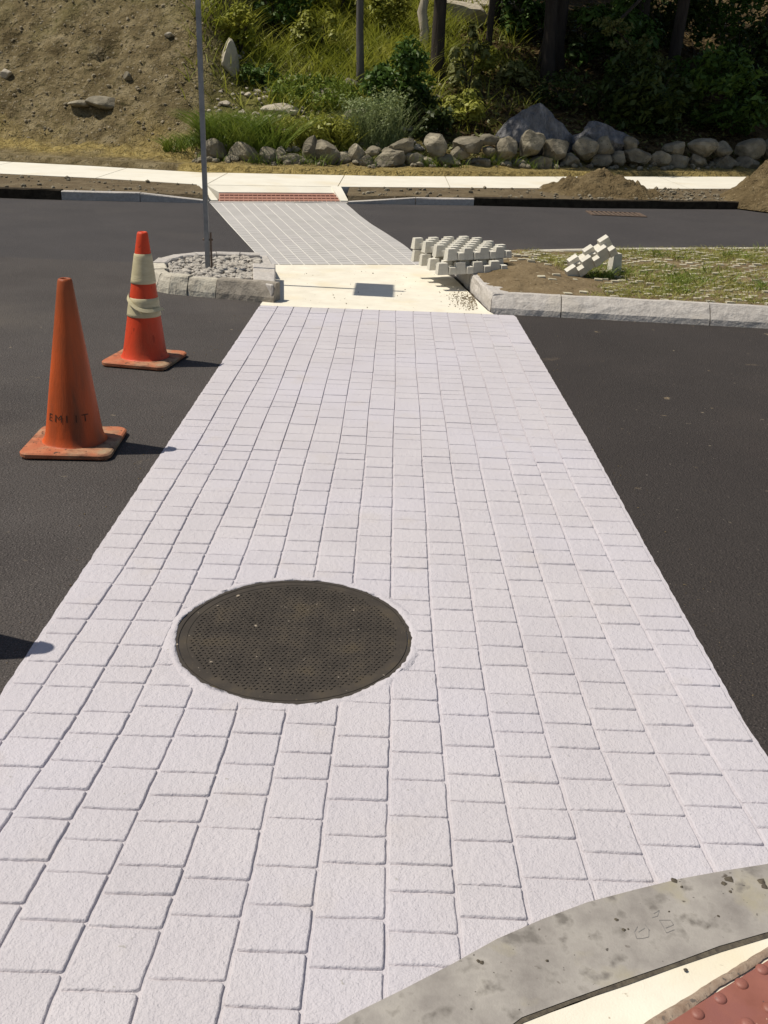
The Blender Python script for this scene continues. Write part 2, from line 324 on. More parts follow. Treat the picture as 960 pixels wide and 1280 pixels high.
# ------------------------------------------------------------------ near crosswalk of stamped white bricks
KOUT = [(-2.2,-.6),(-1.3,.12),(-.75,.62),(-.35,.98),(-.037,1.227),(.158,1.349),(.291,1.442),(.433,1.515),(.637,1.592),(.856,1.65),(1.1,1.70),(1.6,1.76),(2.6,1.80),(6,1.8)]
KIN = [(-2.0,-.95),(-.9,.08),(-.35,.62),(.02,1.02),(.285,1.241),(.511,1.338),(.706,1.422),(.817,1.463),(1.1,1.545),(1.6,1.60),(2.6,1.63),(6,1.63)]
def out_of_kerb(c):
    best = None
    for a, b in zip(KOUT, KOUT[1:]):
        A, B = Vector(a), Vector(b); d = B-A; t = max(0, min(1, (Vector(c)-A).dot(d)/d.length_squared)); q = A+d*t; dd = (Vector(c)-q).length
        if best is None or dd < best[0]: best = (dd, q, Vector((d.y, -d.x)).normalized())   # normal towards the kerb side
    return best
MC, MR = (-.262, 2.565), .362                                     # manhole
XL, XR, NC = -1.022, .962, 15
xs_at = [XL + (XR-XL)*i/NC for i in range(NC+1)]
def joint_x(i, y):
    wob = .0025*math.sin(y*1.7+i*2.1)+.0018*math.sin(y*4.3+i*1.3); k = lerp([1.3,1.6,2.1,3,4],[1.14,1.10,1.045,1.01,1], y)
    if i == 0: return .036+(XL-.036)*lerp([1.3,1.6,2.0],[1.12,1.08,1.0], y)
    if i == NC: return XR + .02*max(0, 1-abs(y-4.6)/3) + lerp([1.5,2.2,3.3,9],[.09,.035,.02,-.02], y)
    return .036+(xs_at[i]-.036)*k + wob
base = empty('crosswalk', (0,3,0)); base['kind'] = 'structure'
base.location = (0,0,0)
# base coat: outline hugging the bricks, cut at the kerb
ol = [(joint_x(0,y)-.006, y) for y in np.linspace(.75,7.485,40)] + [(joint_x(NC,7.485)+.006, 7.485)] + [(joint_x(NC,y)+.006, y) for y in np.linspace(7.4,1.70,25)] + [(p[0]+.01,p[1]-.03) for p in KOUT[9:2:-1]]
ol = [p for p in ol if p[1] > -2]
b = MB(); olr = ol[::-1]; n = len(olr)
b.add([(p[0],p[1],-.01) for p in olr]+[(p[0],p[1],.0045) for p in olr], [(i,(i+1)%n,n+(i+1)%n,n+i) for i in range(n)]+[tuple(range(n,2*n))])
b.build('base_coat', W['paint'], base)
bricks = []
for c in range(NC):
    rr = random.Random(100+c); y = .35 + rr.uniform(0,.1)
    while y < 7.475:
        L = rr.choice([.085,.10,.11,.12,.125,.13,.135,.15]) + rr.uniform(-.006,.006)
        y1 = min(y+L, 7.478)
        if 7.478-y1 < .05: y1 = 7.478
        g = rr.uniform(.0006,.0022); gx = .0024
        bev = 0
        q = [(joint_x(c,y)+gx, y+g),(joint_x(c+1,y)-gx, y+g+rr.uniform(-.003,.003)),(joint_x(c+1,y1)-gx, y1-g),(joint_x(c,y1)+gx, y1-g+rr.uniform(-.003,.003))]
        cen = (sum(p[0] for p in q)/4, sum(p[1] for p in q)/4)
        # manhole collar
        d = Vector((cen[0]-MC[0], cen[1]-MC[1]))
        near = d.length < MR+.2
        if near:
            nr = d.normalized(); q = clip(q, (MC[0]+nr.x*(MR+.010), MC[1]+nr.y*(MR+.010)), (-nr.x,-nr.y))
        if len(q) > 2:
            dd, kp, kn = out_of_kerb(cen); s = (Vector(cen)-kp).dot(kn)
            if dd < .25:
                q = clip(q, kp+kn*.007, kn)
            elif s > 0: q = []
        if len(q) > 2 and area(q) > (.0022 if near else .0010) and min((Vector(q[i-1])-Vector(q[i])).length for i in range(len(q))) > (.012 if near else .004): bricks.append((q, cen, rr.random(), near))
        y = y1
def brick_mb(q, seed, cen):
    far = cen[1] > 4.2
    if far: p = q
    else:
        # round the corners, ragged edges
        cr = []
        for i in range(len(q)):
            a, b2, c2 = Vector(q[i-1]), Vector(q[i]), Vector(q[(i+1)%len(q)])
            r = min(.0045, (a-b2).length*.3, (c2-b2).length*.3)
            cr.append(tuple(b2+(a-b2).normalized()*r)); cr.append(tuple(b2+(c2-b2).normalized()*r))
        p = dens(cr, .026, .0014, seed)
    h = .0108 + .0010*math.sin(seed*1.7)
    ins = .0044 if not far else .002
    tp = inset_poly(p, ins); n = len(p)
    mid = inset_poly(p, ins*.35)
    v = [(x,y,.003) for x,y in p]+[(x,y,h-.0022) for x,y in mid]+[(x,y,h) for x,y in tp]
    f = [(i,(i+1)%n,n+(i+1)%n,n+i) for i in range(n)]+[(n+i,n+(i+1)%n,2*n+(i+1)%n,2*n+i) for i in range(n)]+[tuple(range(2*n,3*n))]
    return v, f
bricks.sort(key=lambda t: t[1][1])
rest = MB(); k = 0
def seen(c):
    v = Vector((c[0],c[1],-CH)); cz = v.dot(FW)
    if cz <= .1: return False
    px = 480+CF*v.dot(RT)/cz; py = 640-CF*v.dot(UP)/cz
    return -30 < px < 990 and -30 < py < 1330
for i, (q, cen, r, nr) in enumerate(bricks):
    v, f = brick_mb(q, i, cen)
    if k < 298 and seen(cen):
        me = mesh('brick', [(a-cen[0], b_-cen[1], z) for a,b_,z in v], f); me.polygons.foreach_set('use_smooth', [True]*(len(me.polygons)-1)+[False]); link('brick', me, W['paint'], base, loc=(cen[0],cen[1],0)); k += 1
    else: rest.add(v, f)
rest.build('distant_bricks', W['paint'], base, kind='stuff')
for side in (0, NC):
    sg = -1 if side == 0 else 1; A = []; r_o = random.Random(side)
    for y in np.arange(.8 if side == 0 else 1.72, 7.48, .02):
        e = joint_x(side, y)+sg*.0065; A.append((e,y)); A.append((e+sg*(.006+.003*mnoise.noise(Vector((y*14,side,0)))+r_o.uniform(-.0015,.0015)),y))
    fo = [(2*i,2*i+1,2*i+3,2*i+2) if sg > 0 else (2*i+1,2*i,2*i+2,2*i+3) for i in range(len(A)//2-1)]
    link('overspray_edge', mesh('overspray_edge', [(x,y,.0022) for x,y in A], fo), W['paint'], base)
# smooth collar of coating smeared round the manhole
v = []; f = []; n = 220
for j, (r, z) in enumerate([(MR+.001,.0),(MR+.002,.0100),(MR+.007,.0120),(MR+.015,.0118),(MR+.026,.0100),(MR+.042,.0035)]):
    for i in range(n):
        a = 2*PI*i/n; rr_ = r + (.012*mnoise.noise(Vector((3*math.cos(a),3*math.sin(a),j*.7)))+.007*mnoise.noise(Vector((19*math.cos(a),19*math.sin(a),j*.7)))-.002)*(1 if j > 1 else .7)
        v.append((rr_*math.cos(a), rr_*math.sin(a), z + (.0012+(.0015 if j else 0))*mnoise.noise(Vector((22*math.cos(a),22*math.sin(a),j*2.3)))))
for j in range(5):
    for i in range(n): f.append((j*n+i,(j+1)*n+i,(j+1)*n+(i+1)%n,j*n+(i+1)%n))
me = mesh('collar_coat', v, f); link('collar_coat', me, W['paint'], base, loc=(MC[0],MC[1],0), smooth=True)

# ------------------------------------------------------------------ manhole
mh = empty('manhole', (MC[0],MC[1],0)); tag(mh, 'round dark cast iron manhole cover set in the white brick crosswalk', 'manhole cover')
v, f = lathe([(MR-.0105,-.02),(MR-.0105,.0085),(MR-.009,.0095),(MR+.004,.0095),(MR+.006,.0085),(MR+.006,-.02)], 96); link('frame', mesh('frame', v, f), W['ironrim'], mh, smooth=False)
v, f = lathe([(.001,.0075),(MR-.036,.0075),(MR-.035,.0090),(MR-.0135,.0090),(MR-.0125,.0080),(MR-.0122,-.02)], 96); link('cover', mesh('cover', v, f), W['iron'], mh)
st = MB(); ps = .0155
for i in range(-24,25):
    for j in range(-24,25):
        x, y = (i+.5*(j%2))*ps, j*ps*.87
        if math.hypot(x,y) < MR-.045:
            a = .7 if (i+j)%2 else -.7
            st.box((x,y,.0088), (.0095,.0055,.0030), a, .0013)
st.build('stud_pattern', W['iron'], mh, kind='stuff')

# ------------------------------------------------------------------ near kerb, concrete and red panel
def band(name, A, B, z0, z1, m, parent=None, kind=None, x0=None):
    n = len(A); v = [(p[0],p[1],z1) for p in A]+[(p[0],p[1],z1) for p in B]+[(p[0],p[1],z0) for p in A]
    f = [(n+i, n+i+1, i+1, i) for i in range(n-1)] + [(i,i+1,2*n+i+1,2*n+i) for i in range(n-1)]
    return link(name, mesh(name, v, f), m, parent, kind=kind)
def resample(P, n):
    P = [Vector(p) for p in P]; d = [0]
    for a, b in zip(P, P[1:]): d.append(d[-1]+(b-a).length)
    return [(lerp(d, [p.x for p in P], t), lerp(d, [p.y for p in P], t)) for t in np.linspace(0, d[-1], n)]
KO, KI = resample(KOUT, 80), resample(KIN, 80)
def jit(P, a, s): 
    r = random.Random(s); return [(p[0]+r.uniform(-a,a), p[1]+r.uniform(-a,a)) for p in P]
nk = tag(empty('flush_kerb', (0,0,0)), kind='structure')
def cutx(lo, hi):
    i0 = [i for i,p in enumerate(KO) if lo <= p[0] <= hi]; return KO[i0[0]:i0[-1]+2], [KI[i] for i in i0]+[KI[min(79,i0[-1]+1)]]
for lo, hi in ((-9,-.62),(-.62,.873),(.873,2.1),(2.1,9)):
    A, B = cutx(lo, hi)
    if len(A) != len(B): A = A[:len(B)]
    B = [(x, y+.004) for x,y in B]
    band('kerb_stone', [(x,y+.002) for x,y in jit(A,.0012,3)], jit(B,.001,4), -.02, .013, W['kerbgrey'], nk)
band('kerb_joint_dirt', [(x,y+.005) for x,y in jit(KI,.001,1)], [(x,y-.006) for x,y in jit(KI,.003,2)], -.02, .0112, W['crack'], nk)
# cream concrete slab on the pavement side
poly = [(x, y-.004) for x,y in jit(KI,.0015,5)] + [(6,-8),(-2.0,-8)]
sheet('pavement', poly[::-1], .0095, W['cream'])
# red tactile panel
p0, p1 = Vector((.53,1.252)), Vector((.804,1.426)); dr = (p1-p0).normalized(); nr = Vector((dr.y,-dr.x))   # nr points to the pavement side
rp = empty('tactile_panel', (p0.x,p0.y,0)); tag(rp, 'red tactile paving panel with raised domes at the near kerb', 'tactile panel')
def LP(a, b): q = dr*a+nr*b; return (q.x, q.y)
b = MB(); b.prism([LP(-.30,.61),LP(.95,.61),LP(.95,.02),LP(-.30,.02)], -.01, .0145); b.build('panel', W['ramp'], rp)
# domes aligned with measured ones
dm, df = lathe([(.0130,0),(.0122,.0022),(.0096,.0044),(.0055,.0056),(.0004,.006)], 20); dome = mesh('dome', dm, df); dome.materials.append(W['ramp']); dome.polygons.foreach_set('use_smooth',[True]*len(dome.polygons))
c0 = Vector((.666,1.300))-p0; e1 = (Vector((.77,1.37))-Vector((.666,1.30)))/2; e2 = Vector((-e1.y*-1, -e1.x)).normalized()*e1.length
e2 = Vector((e1.y,-e1.x))
for i in range(-6,12):
    for j in range(-1,8):
        q = c0+e1*i+e2*j; a_, b_ = q.dot(dr), q.dot(nr)
        if -.27 < a_ < .92 and .022 < b_ < .58 and (a_ < .6 and b_ < .4):
            o = bpy.data.objects.new('dome', dome); COL.objects.link(o); o.parent = rp; o.location = (q.x,q.y,.0145)
r_ = random.Random(5); A = []; B = []
for t in np.linspace(-.31,.96,90):
    wdt = (.002+.013*max(0,mnoise.noise(Vector((t*9,3,0)))+.45))*lerp([.05,.34],[1.3,.15],t)
    A.append(tuple(p0+Vector(LP(t,-.004+r_.uniform(-.001,.001))))); B.append(tuple(p0+Vector(LP(t,.012+wdt*.8+r_.uniform(-.001,.001)))))
n = len(A); v = [(x,y,.010) for x,y in A]+[((a[0]+b2[0])/2,(a[1]+b2[1])/2,.019) for a,b2 in zip(A,B)]+[(x,y,.0140) for x,y in B]
v = [(x-p0.x,y-p0.y,z) for x,y,z in v]
link('sealant_bead', mesh('sealant_bead', v, [(j*n+i,(j+1)*n+i,(j+1)*n+i+1,j*n+i+1) for j in range(2) for i in range(n-1)]), W['sealant'], rp, smooth=True)
# scratched marks on the kerb
def ribbon(mb, pts, wd, z):
    pts = [Vector(p) for p in pts]
    for a, b2 in zip(pts, pts[1:]):
        d = (b2-a).normalized(); nn = Vector((-d.y,d.x))*wd/2
        mb.add([(a.x-nn.x,a.y-nn.y,z),(b2.x-nn.x,b2.y-nn.y,z),(b2.x+nn.x,b2.y+nn.y,z),(a.x+nn.x,a.y+nn.y,z)], [(0,1,2,3)])
mk = MB()
for st_ in ([(797,1158),(793,1165),(796,1173),(803,1173),(811,1171),(811,1162),(806,1155)], [(798,1165),(806,1160)], [(824,1150),(829,1158),(833,1166),(843,1162)],
            [(824,1150),(838,1150),(842,1156),(832,1160)], [(817,1142),(824,1138),(822,1145),(815,1147)]):
    ribbon(mk, [G(x,y,.0135)[:2] for x,y in st_], .0016, .0136)
mw = mat('pencil_grey_scratch', [(.3,(.15,.14,.14)),(.7,(.26,.25,.24))], scale=90)
mk.build('scratched_letters', mw, nk, kind='stuff')
ck = MB()
for x, y, s in ((842,1101,.018),(912,1100,.02),(852,1109,.008),(905,1105,.012),(913,1115,.008),(952,1103,.022),(956,1109,.015),(770,1150,.009),(780,1163,.009),(785,1162,.006),(602,1204,.010),(598,1202,.008),(684,1202,.007),(898,1146,.006),(857,1213,.008),(836,1140,.004)):
    c = G(x,y,.012); m_ = 7; vs = [(c.x+s*.7*random.uniform(.6,1.2)*math.cos(2*PI*i/m_)*.8, c.y+s*.5*random.uniform(.6,1.2)*math.sin(2*PI*i/m_), .0137) for i in range(m_)]
    ck.add(vs+[(c.x,c.y,.0165)], [(i,(i+1)%m_,m_) for i in range(m_)])
ck.build('asphalt_crumbs', W['crack'], nk, kind='stuff')

# ------------------------------------------------------------------ landing (cream concrete between the islands)
sheet('landing', [(-1.03,7.49),(.80,7.49),(.76,7.62),(.56,9.1),(.30,9.78),(-1.30,9.40),(-1.02,8.2)], .0075, W['cream'])
# ------------------------------------------------------------------ far crosswalk: grey brick courses with pale joints
c2 = tag(empty('crosswalk', (0,0,0)), kind='structure')
def c2l(y): return lerp([9.36,10.15,12.3,14.64],[-1.22,-1.44,-2.06,-2.72], y)
def c2r(y): return lerp([9.75,11.04,12.0,12.91,13.8,14.6,15.24],[.34,.12,-.10,-.32,-.50,-.64,-.76], y)
def near2(s): return 9.40 + .36*s + .0
def far2(s): return 14.60 + .66*s
def c2p(s, t): 
    y = near2(s) + (far2(s)-near2(s))*t; return (c2l(y)*(1-s)+c2r(y)*s, y)
vv = []; ff = []; ns, ntt = 14, 24
for j in range(ntt+1):
    for i in range(ns+1): x, y = c2p(i/ns, j/ntt); vv.append((x,y,.008))
ff = [(j*(ns+1)+i, j*(ns+1)+i+1, (j+1)*(ns+1)+i+1, (j+1)*(ns+1)+i) for j in range(ntt) for i in range(ns)]
link('base_coat', mesh('base_coat', vv, ff), W['cw2base'], c2)
for i in range(13):
    s0, s1 = i/13+.0045, (i+1)/13-.0045; b = MB(); t = 0; rr = random.Random(i+50)
    while t < 1:
        t1 = min(1, t+rr.uniform(.018,.03)); 
        def c2s(s, t):
            if s > 12.5/13: return c2p(s, t)
            lx = -1.225+(-2.71+1.225)*t; rx = .34+(-.76-.34)*t; return (lx*(1-s)+rx*s, c2p(s, t)[1])
        q = [c2s(s0,t+.0012), c2s(s1,t+.0012), c2s(s1,t1-.0012), c2s(s0,t1-.0012)]
        b.prism(q, .005, .0125, 0); t = t1
    b.build('brick_course', W['cw2'], c2)

# ------------------------------------------------------------------ traffic cones
def traffic_cone(cx, cy, rz, lean, label, body, collars=False, text=False):
    t = empty('traffic_cone', (cx,cy,0), rz); tag(t, label, 'traffic cone')
    Hc, rb, rt = .770, .131, .030
    # plate: rounded square with raised dish and small feet
    def rsq(h, r, n=6):
        out = []
        for k, (sx, sy) in enumerate(((1,1),(-1,1),(-1,-1),(1,-1))):
            for j in range(n+1):
                a = k*PI/2 + j*PI/2/n; out.append((sx*(h-r)+r*math.cos(a), sy*(h-r)+r*math.sin(a)))
        return out
    b = MB(); rings = [(rsq(.198,.045),.006),(rsq(.203,.045),.012),(rsq(.203,.045),.026),(rsq(.196,.042),.032),(rsq(.17,.10),.033)]
    n = len(rings[0][0]); v = []; f = []
    wob = lambda x, y: .004*mnoise.noise(Vector((x*6,y*6,cx))) 
    for R, z in rings: v += [(x,y,z+wob(x,y)) for x,y in R]
    for j in range(len(rings)-1):
        for i in range(n): f.append((j*n+i,j*n+(i+1)%n,(j+1)*n+(i+1)%n,(j+1)*n+i))
    f.append(tuple(range(n))[::-1]); f.append(tuple(range(4*n,5*n)))
    b.add(v, f)
    for sx in (-1,1):
        for sy in (-1,1): b.box((sx*.165,sy*.165,.004),(.04,.04,.008))
    b.build('base_plate', W['conebase'], t)
    def rad(z): return lerp([.03,.05,.08,Hc],[rb+.014,rb+.003,rb-.005,rt], z)
    def bend(v):
        out = []
        for x, y, z in v:
            s = max(0,(z-.03)/(Hc-.03)); out.append((x+lean[0]*s, y+lean[1]*s, z))
        return out
    zs = [.031,.034,.042,.055,.075]+list(np.linspace(.12,Hc-.012,16))
    prof = [(rad(z),z) for z in zs]; prof[0] = (rb+.022,.031)
    prof += [(rt-.002,Hc-.003),(rt-.007,Hc),(rt-.012,Hc-.004),(rt-.014,Hc-.05)]
    v, f = lathe(prof, 48); v = bend(v)
    v = [(x*(1+.010*mnoise.noise(Vector((x*8,y*8,z*3)))), y*(1+.010*mnoise.noise(Vector((x*8,y*8,z*3+9)))), z) for x,y,z in v]
    cb = link('cone_body', mesh('cone_body', v, f), body, t, smooth=True)
    if text:                                  # hand grime worn into the upper third and down one side
        cm = body.copy(); cb.data.materials.clear(); cb.data.materials.append(cm); n_ = cm.node_tree; p_ = n_.nodes['Principled BSDF']; L_ = n_.links.new
        tc = n_.nodes.new('ShaderNodeTexCoord'); sx_ = n_.nodes.new('ShaderNodeSeparateXYZ'); L_(tc.outputs['Object'], sx_.inputs[0])
        nz_ = n_.nodes.new('ShaderNodeTexNoise'); nz_.inputs['Scale'].default_value = 7; nz_.inputs['Detail'].default_value = 6; L_(tc.outputs['Object'], nz_.inputs[0])
        m1 = n_.nodes.new('ShaderNodeMath'); m1.operation = 'MULTIPLY_ADD'; L_(nz_.outputs[0], m1.inputs[0]); m1.inputs[1].default_value = .5; L_(sx_.outputs[2], m1.inputs[2])
        mr_ = n_.nodes.new('ShaderNodeMapRange'); L_(m1.outputs[0], mr_.inputs[0]); mr_.inputs[1].default_value = .55; mr_.inputs[2].default_value = 1.0; mr_.inputs[4].default_value = .62
        mx_ = n_.nodes.new('ShaderNodeMix'); mx_.data_type = 'RGBA'; src = p_.inputs['Base Color'].links[0].from_socket
        L_(mr_.outputs[0], mx_.inputs[0]); L_(src, mx_.inputs[6]); mx_.inputs[7].default_value = (.20,.062,.020,1); L_(mx_.outputs[2], p_.inputs['Base Color'])
    if collars:
        for z0, z1 in ((.478,.648),(.285,.395)):
            v, f = lathe([(rad(z0)+.0015,z0),(rad(z0)+.004,z0+.003)]+[(rad(z)+.004,z) for z in np.linspace(z0+.02,z1-.02,5)]+[(rad(z1)+.004,z1-.003),(rad(z1)+.001,z1)], 48)
            link('reflective_sleeve', mesh('reflective_sleeve', bend(v), f), W['collar'], t, smooth=True)
        # torn edge of the lower sleeve curling away across the front
        A = []; 
        for k in range(25):
            u = k/24; a = math.radians(-172+172*u) - rz; z = .408-.085*u-.022*math.sin(u*PI)+.006*math.sin(u*9)
            r = rad(z)+.005+.009*math.sin(u*PI)+(.016*u**4); hw = .012*(1-.35*u)
            A.append(((r)*math.cos(a),(r)*math.sin(a),z+hw)); A.append(((r+.010)*math.cos(a),(r+.010)*math.sin(a),z-hw))
        A2 = [(x*.985,y*.985,z-.001) for x,y,z in A]
        f = [(2*i,2*i+1,2*i+3,2*i+2) for i in range(24)]
        link('torn_sleeve_strip', mesh('torn_sleeve_strip', bend(A)+bend(A2), f+[tuple(50+q for q in g)[::-1] for g in f]), W['collar'], t, smooth=True)
    if text:
        for ch, ang in (('E',-.72),('M',-.40),('I',-.12),('I',.16),('T',.44)):
            cu = bpy.data.curves.new('letter', 'FONT'); cu.body = ch; cu.size = .056; cu.resolution_u = 2
            tmp = bpy.data.objects.new('letter', cu); COL.objects.link(tmp)
            bpy.context.view_layer.update(); dg = bpy.context.evaluated_depsgraph_get(); me = bpy.data.meshes.new_from_object(tmp.evaluated_get(dg))
            bpy.data.objects.remove(tmp)
            bm = bmesh.new(); bm.from_mesh(me); bmesh.ops.triangulate(bm, faces=bm.faces)
            bmesh.ops.subdivide_edges(bm, edges=[e for e in bm.edges if e.calc_length() > .012], cuts=2); bm.to_mesh(me); bm.free()
            xs_ = [v.co.x for v in me.vertices]; mx = (min(xs_)+max(xs_))/2; zc = .150
            for v_ in me.vertices:
                z = zc+v_.co.y*.85; r = rad(z)+.0018; a = -PI/2 - rz + .22 + ang*1.25 + (v_.co.x-mx)/r
                s = max(0,(z-.03)/(Hc-.03)); v_.co = Vector((r*math.cos(a)+lean[0]*s, r*math.sin(a)+lean[1]*s, z))
            me.materials.clear(); link('letter', me, W['ink'], t)
    return t
traffic_cone(-1.447, 4.20, math.radians(3), (.024,.0), 'plain faded orange traffic cone with worn black letters, nearest on the asphalt', W['cone'], text=True)
traffic_cone(-1.497, 5.74, math.radians(-9), (.034,.0), 'bright orange traffic cone with two whitish reflective sleeves, one torn', W['cone2'], collars=True)
traffic_cone(-1.415, 2.46, math.radians(5), (0,0), 'orange traffic cone left of the frame whose shadow tip reaches the crosswalk', W['cone'])

# ------------------------------------------------------------------ rocks
def ico(sub):
    bm = bmesh.new(); bmesh.ops.create_icosphere(bm, subdivisions=sub, radius=1); V = np.array([v.co[:] for v in bm.verts]); F = [tuple(v.index for v in f.verts) for f in bm.faces]; bm.free(); return V, F
ICO = {k: ico(k) for k in (1,2,3,4)}
def rock_v(size, seed, sub=3, planes=9, rough=.10):
    V, F = ICO[sub]; V = V.copy(); r = np.random.default_rng(seed)
    off = r.uniform(0,50,3)
    d = np.array([mnoise.noise(Vector(p*1.3+off)) for p in V]); V *= (1+rough*2*d)[:,None]
    for _ in range(planes):
        nn = r.normal(size=3); nn /= np.linalg.norm(nn); dd = r.uniform(.55,.85); s = V@nn-dd; V -= np.where(s>0,s*.93,0)[:,None]*nn
    if sub > 2:
        d = np.array([mnoise.noise(Vector(p*5+off)) for p in V]); V *= (1+rough*.35*d)[:,None]
    return V*np.array(size), F
def rot(V, rz): c, s = math.cos(rz), math.sin(rz); return V@np.array([[c,s,0],[-s,c,0],[0,0,1]])

# ------------------------------------------------------------------ kerb stones of the islands
def kerb_stone(name, a, b, na, nb, wdt, h, batter, m, parent, seed, ztop=None, gap=.006, cham=.012):
    """block from a to b along the outer foot line; na/nb inward normals at both ends"""
    a, b, na, nb = Vector(a), Vector(b), Vector(na).normalized(), Vector(nb).normalized(); d = (b-a).normalized()
    a2, b2 = a+d*gap, b-d*gap; n = 9; v = []; f = []; r = random.Random(seed)
    prof = [(0,-.03),(batter*.15,h*.3),(batter*.55,h*.65),(batter,h-cham),(batter+cham,h),(wdt-.01,h),(wdt,h-.01),(wdt,-.03)]
    for i in range(n+1):
        t = i/n; p = a2.lerp(b2, t); nn = na.lerp(nb, t).normalized(); hh = 1 if ztop is None else lerp([0,1], ztop, t)
        for j, (u, z) in enumerate(prof):
            e = .008*mnoise.noise(Vector((p.x*9+seed, p.y*9, z*16))) if 0 < j < 6 else 0
            g = .004*mnoise.noise(Vector((p.x*30, p.y*30+seed, z*30)))
            v.append((p.x+nn.x*(u+e*1.6+g), p.y+nn.y*(u+e*1.6+g), (z*hh if z > 0 else z)+(e*.4 if j >= 3 else 0)))
    k = len(prof)
    for i in range(n):
        for j in range(k-1): f.append((i*k+j,(i+1)*k+j,(i+1)*k+j+1,i*k+j+1))
    f.append(tuple(range(k))); f.append(tuple(range(n*k,(n+1)*k))[::-1])
    me = mesh(name, v, f); return link(name, me, m, parent)
# left gravel island
il = empty('kerbed_island', (-1.5,8.4,0)); tag(il, 'small gravel bed ringed with granite kerb stones at the foot of the steel post', 'traffic island'); il.location = (0,0,0)
foot = [(-.935,7.61),(-1.42,7.735),(-1.66,7.79),(-1.82,7.84),(-1.945,7.93),(-2.05,8.12),(-2.14,8.42),(-2.14,8.72),(-2.06,8.98),(-1.90,9.16),(-1.68,9.25),(-1.45,9.27),(-1.27,9.30)]
cen = Vector((-1.5,8.5)); mats = [W['granited'],W['granitew'],W['granitew'],W['granitew'],W['granitew'],W['granitew'],W['granite'],W['granite'],W['granite'],W['granite'],W['granite'],W['granite']]
def nrm_at(i, P):
    a = Vector(P[max(i-1,0)]); b = Vector(P[min(i+1,len(P)-1)]); d = (b-a).normalized(); return Vector((d.y,-d.x))
for i in range(len(foot)-1):
    kerb_stone('kerb_stone', foot[i], foot[i+1], nrm_at(i,foot), nrm_at(i+1,foot), .14 if i < 5 else .17, .145+random.Random(i).uniform(-.008,.008), .045, mats[i], il, i+3, gap=.004 if i else .001)
# transition slabs along the landing side
for q, z0, m_ in (([(-.955,7.62),(-.94,7.63),(-.945,7.78),(-1.04,8.62),(-1.24,8.62),(-1.12,7.80)], .145, W['granite']), ([(-1.05,8.64),(-1.20,9.33),(-1.40,9.30),(-1.235,8.64)], .105, W['granite'])):
    b = MB(); b.prism(q if area(q) > 0 else q[::-1], -.02, z0, .008); b.build('kerb_slab', m_, il)
gp = [(-2.0,8.15),(-1.9,7.98),(-1.6,7.9),(-1.2,7.86),(-1.15,8.1),(-1.25,9.1),(-1.6,9.12),(-1.9,9.0),(-2.0,8.7)]
sheet('gravel_bed', gp, .07, W['soil2'], il, None)
gr = MB(); rr = random.Random(3)
def inside(p, poly):
    c = False
    for i in range(len(poly)):
        (x1,y1),(x2,y2) = poly[i-1][:2], poly[i][:2]
        if (y1 > p[1]) != (y2 > p[1]) and p[0] < (x2-x1)*(p[1]-y1)/(y2-y1)+x1: c = not c
    return c
for i in range(1500):
    x, y = rr.uniform(-2.1,-1.1), rr.uniform(7.85,9.2)
    if not inside((x,y), gp): continue
    s = rr.uniform(.016,.046); V, F = rock_v((s,s*rr.uniform(.6,1),s*rr.uniform(.5,.8)), i, 1, 5, .15); V = rot(V, rr.uniform(0,6))+np.array([x,y,.085+rr.uniform(0,.035)]); gr.add(V, F)
gr.build('crushed_stone', W['gravel'], il, kind='stuff')
# steel sign post with its sign above the picture
PX, PY = -1.60, 8.42
sp = empty('sign_post', (PX,PY,0)); tag(sp, 'thin grey galvanised steel sign post standing in the gravel bed', 'sign post')
b = MB()
def uch(mb, z0, z1, x=0, y=0, wd=.05, dp=.028, th=.005, tilt=0):   # U-channel profile, open side to +X
    P = [(-dp/2,-wd/2),(dp/2,-wd/2),(dp/2,-wd/2+th),(-dp/2+th,-wd/2+th),(-dp/2+th,wd/2-th),(dp/2,wd/2-th),(dp/2,wd/2),(-dp/2,wd/2)]
    n = len(P); mb.add([(x+p[0],y+p[1],z0) for p in P]+[(x+p[0]+tilt,y+p[1],z1) for p in P], [(i,(i+1)%n,n+(i+1)%n,n+i) for i in range(n)]+[(0,3,2,1),(0,7,4,3),(4,7,6,5),(n,n+1,n+2,n+3),(n,n+3,n+4,n+7),(n+4,n+5,n+6,n+7)])
b.tube([(0,0,0),(0,0,3.0)], .0265, 4); b.build('post', W['steel'], sp)
b = MB(); b.box((.034,-.004,.19),(.012,.036,.46)); b.build('ground_stake', W['rust'], sp)
for z in (.08,.36): 
    b = MB(); b.tube([(-.036,-.0,z),(.05,-.0,z)], .009, 6); b.build('bolt', W['rust'], sp)
b = MB(); b.box((.036,0,2.50),(.004,.58,.60)); b.build('sign_panel', W['sign'], sp)

# right planted island
ir = empty('kerbed_island', (0,0,0)); tag(ir, 'long grassed paver island edged with grey granite kerb beside the landing', 'traffic island')
ft = [(.62,9.12),(.775,7.545),(1.32,7.50),(2.46,7.415),(3.7,7.31),(5.0,7.2),(6.4,7.08)]
kerb_stone('kerb_stone', (.775,7.62),(.665,8.55), (1,.07),(1,.07), .17, .14, .012, W['granite'], ir, 40)
kerb_stone('kerb_stone', (.665,8.56),(.56,9.45), (1,.07),(1,.07), .17, .14, .012, W['granite'], ir, 41, ztop=(1,.9))
# (inward normals point +Y here, so run right to left)
for i in range(1, len(ft)-1):
    na = (0.06,1); kerb_stone('kerb_stone', ft[i], ft[i+1], na if i > 1 else (.10,1), na,   .18, .148, .095, W['granite'], ir, 50+i, gap=.004)
isl = [(.80,7.64),(6.5,7.2),(6.5,11.9),(4.2,11.15),(2.3,10.6),(1.2,10.15),(.62,9.6)]
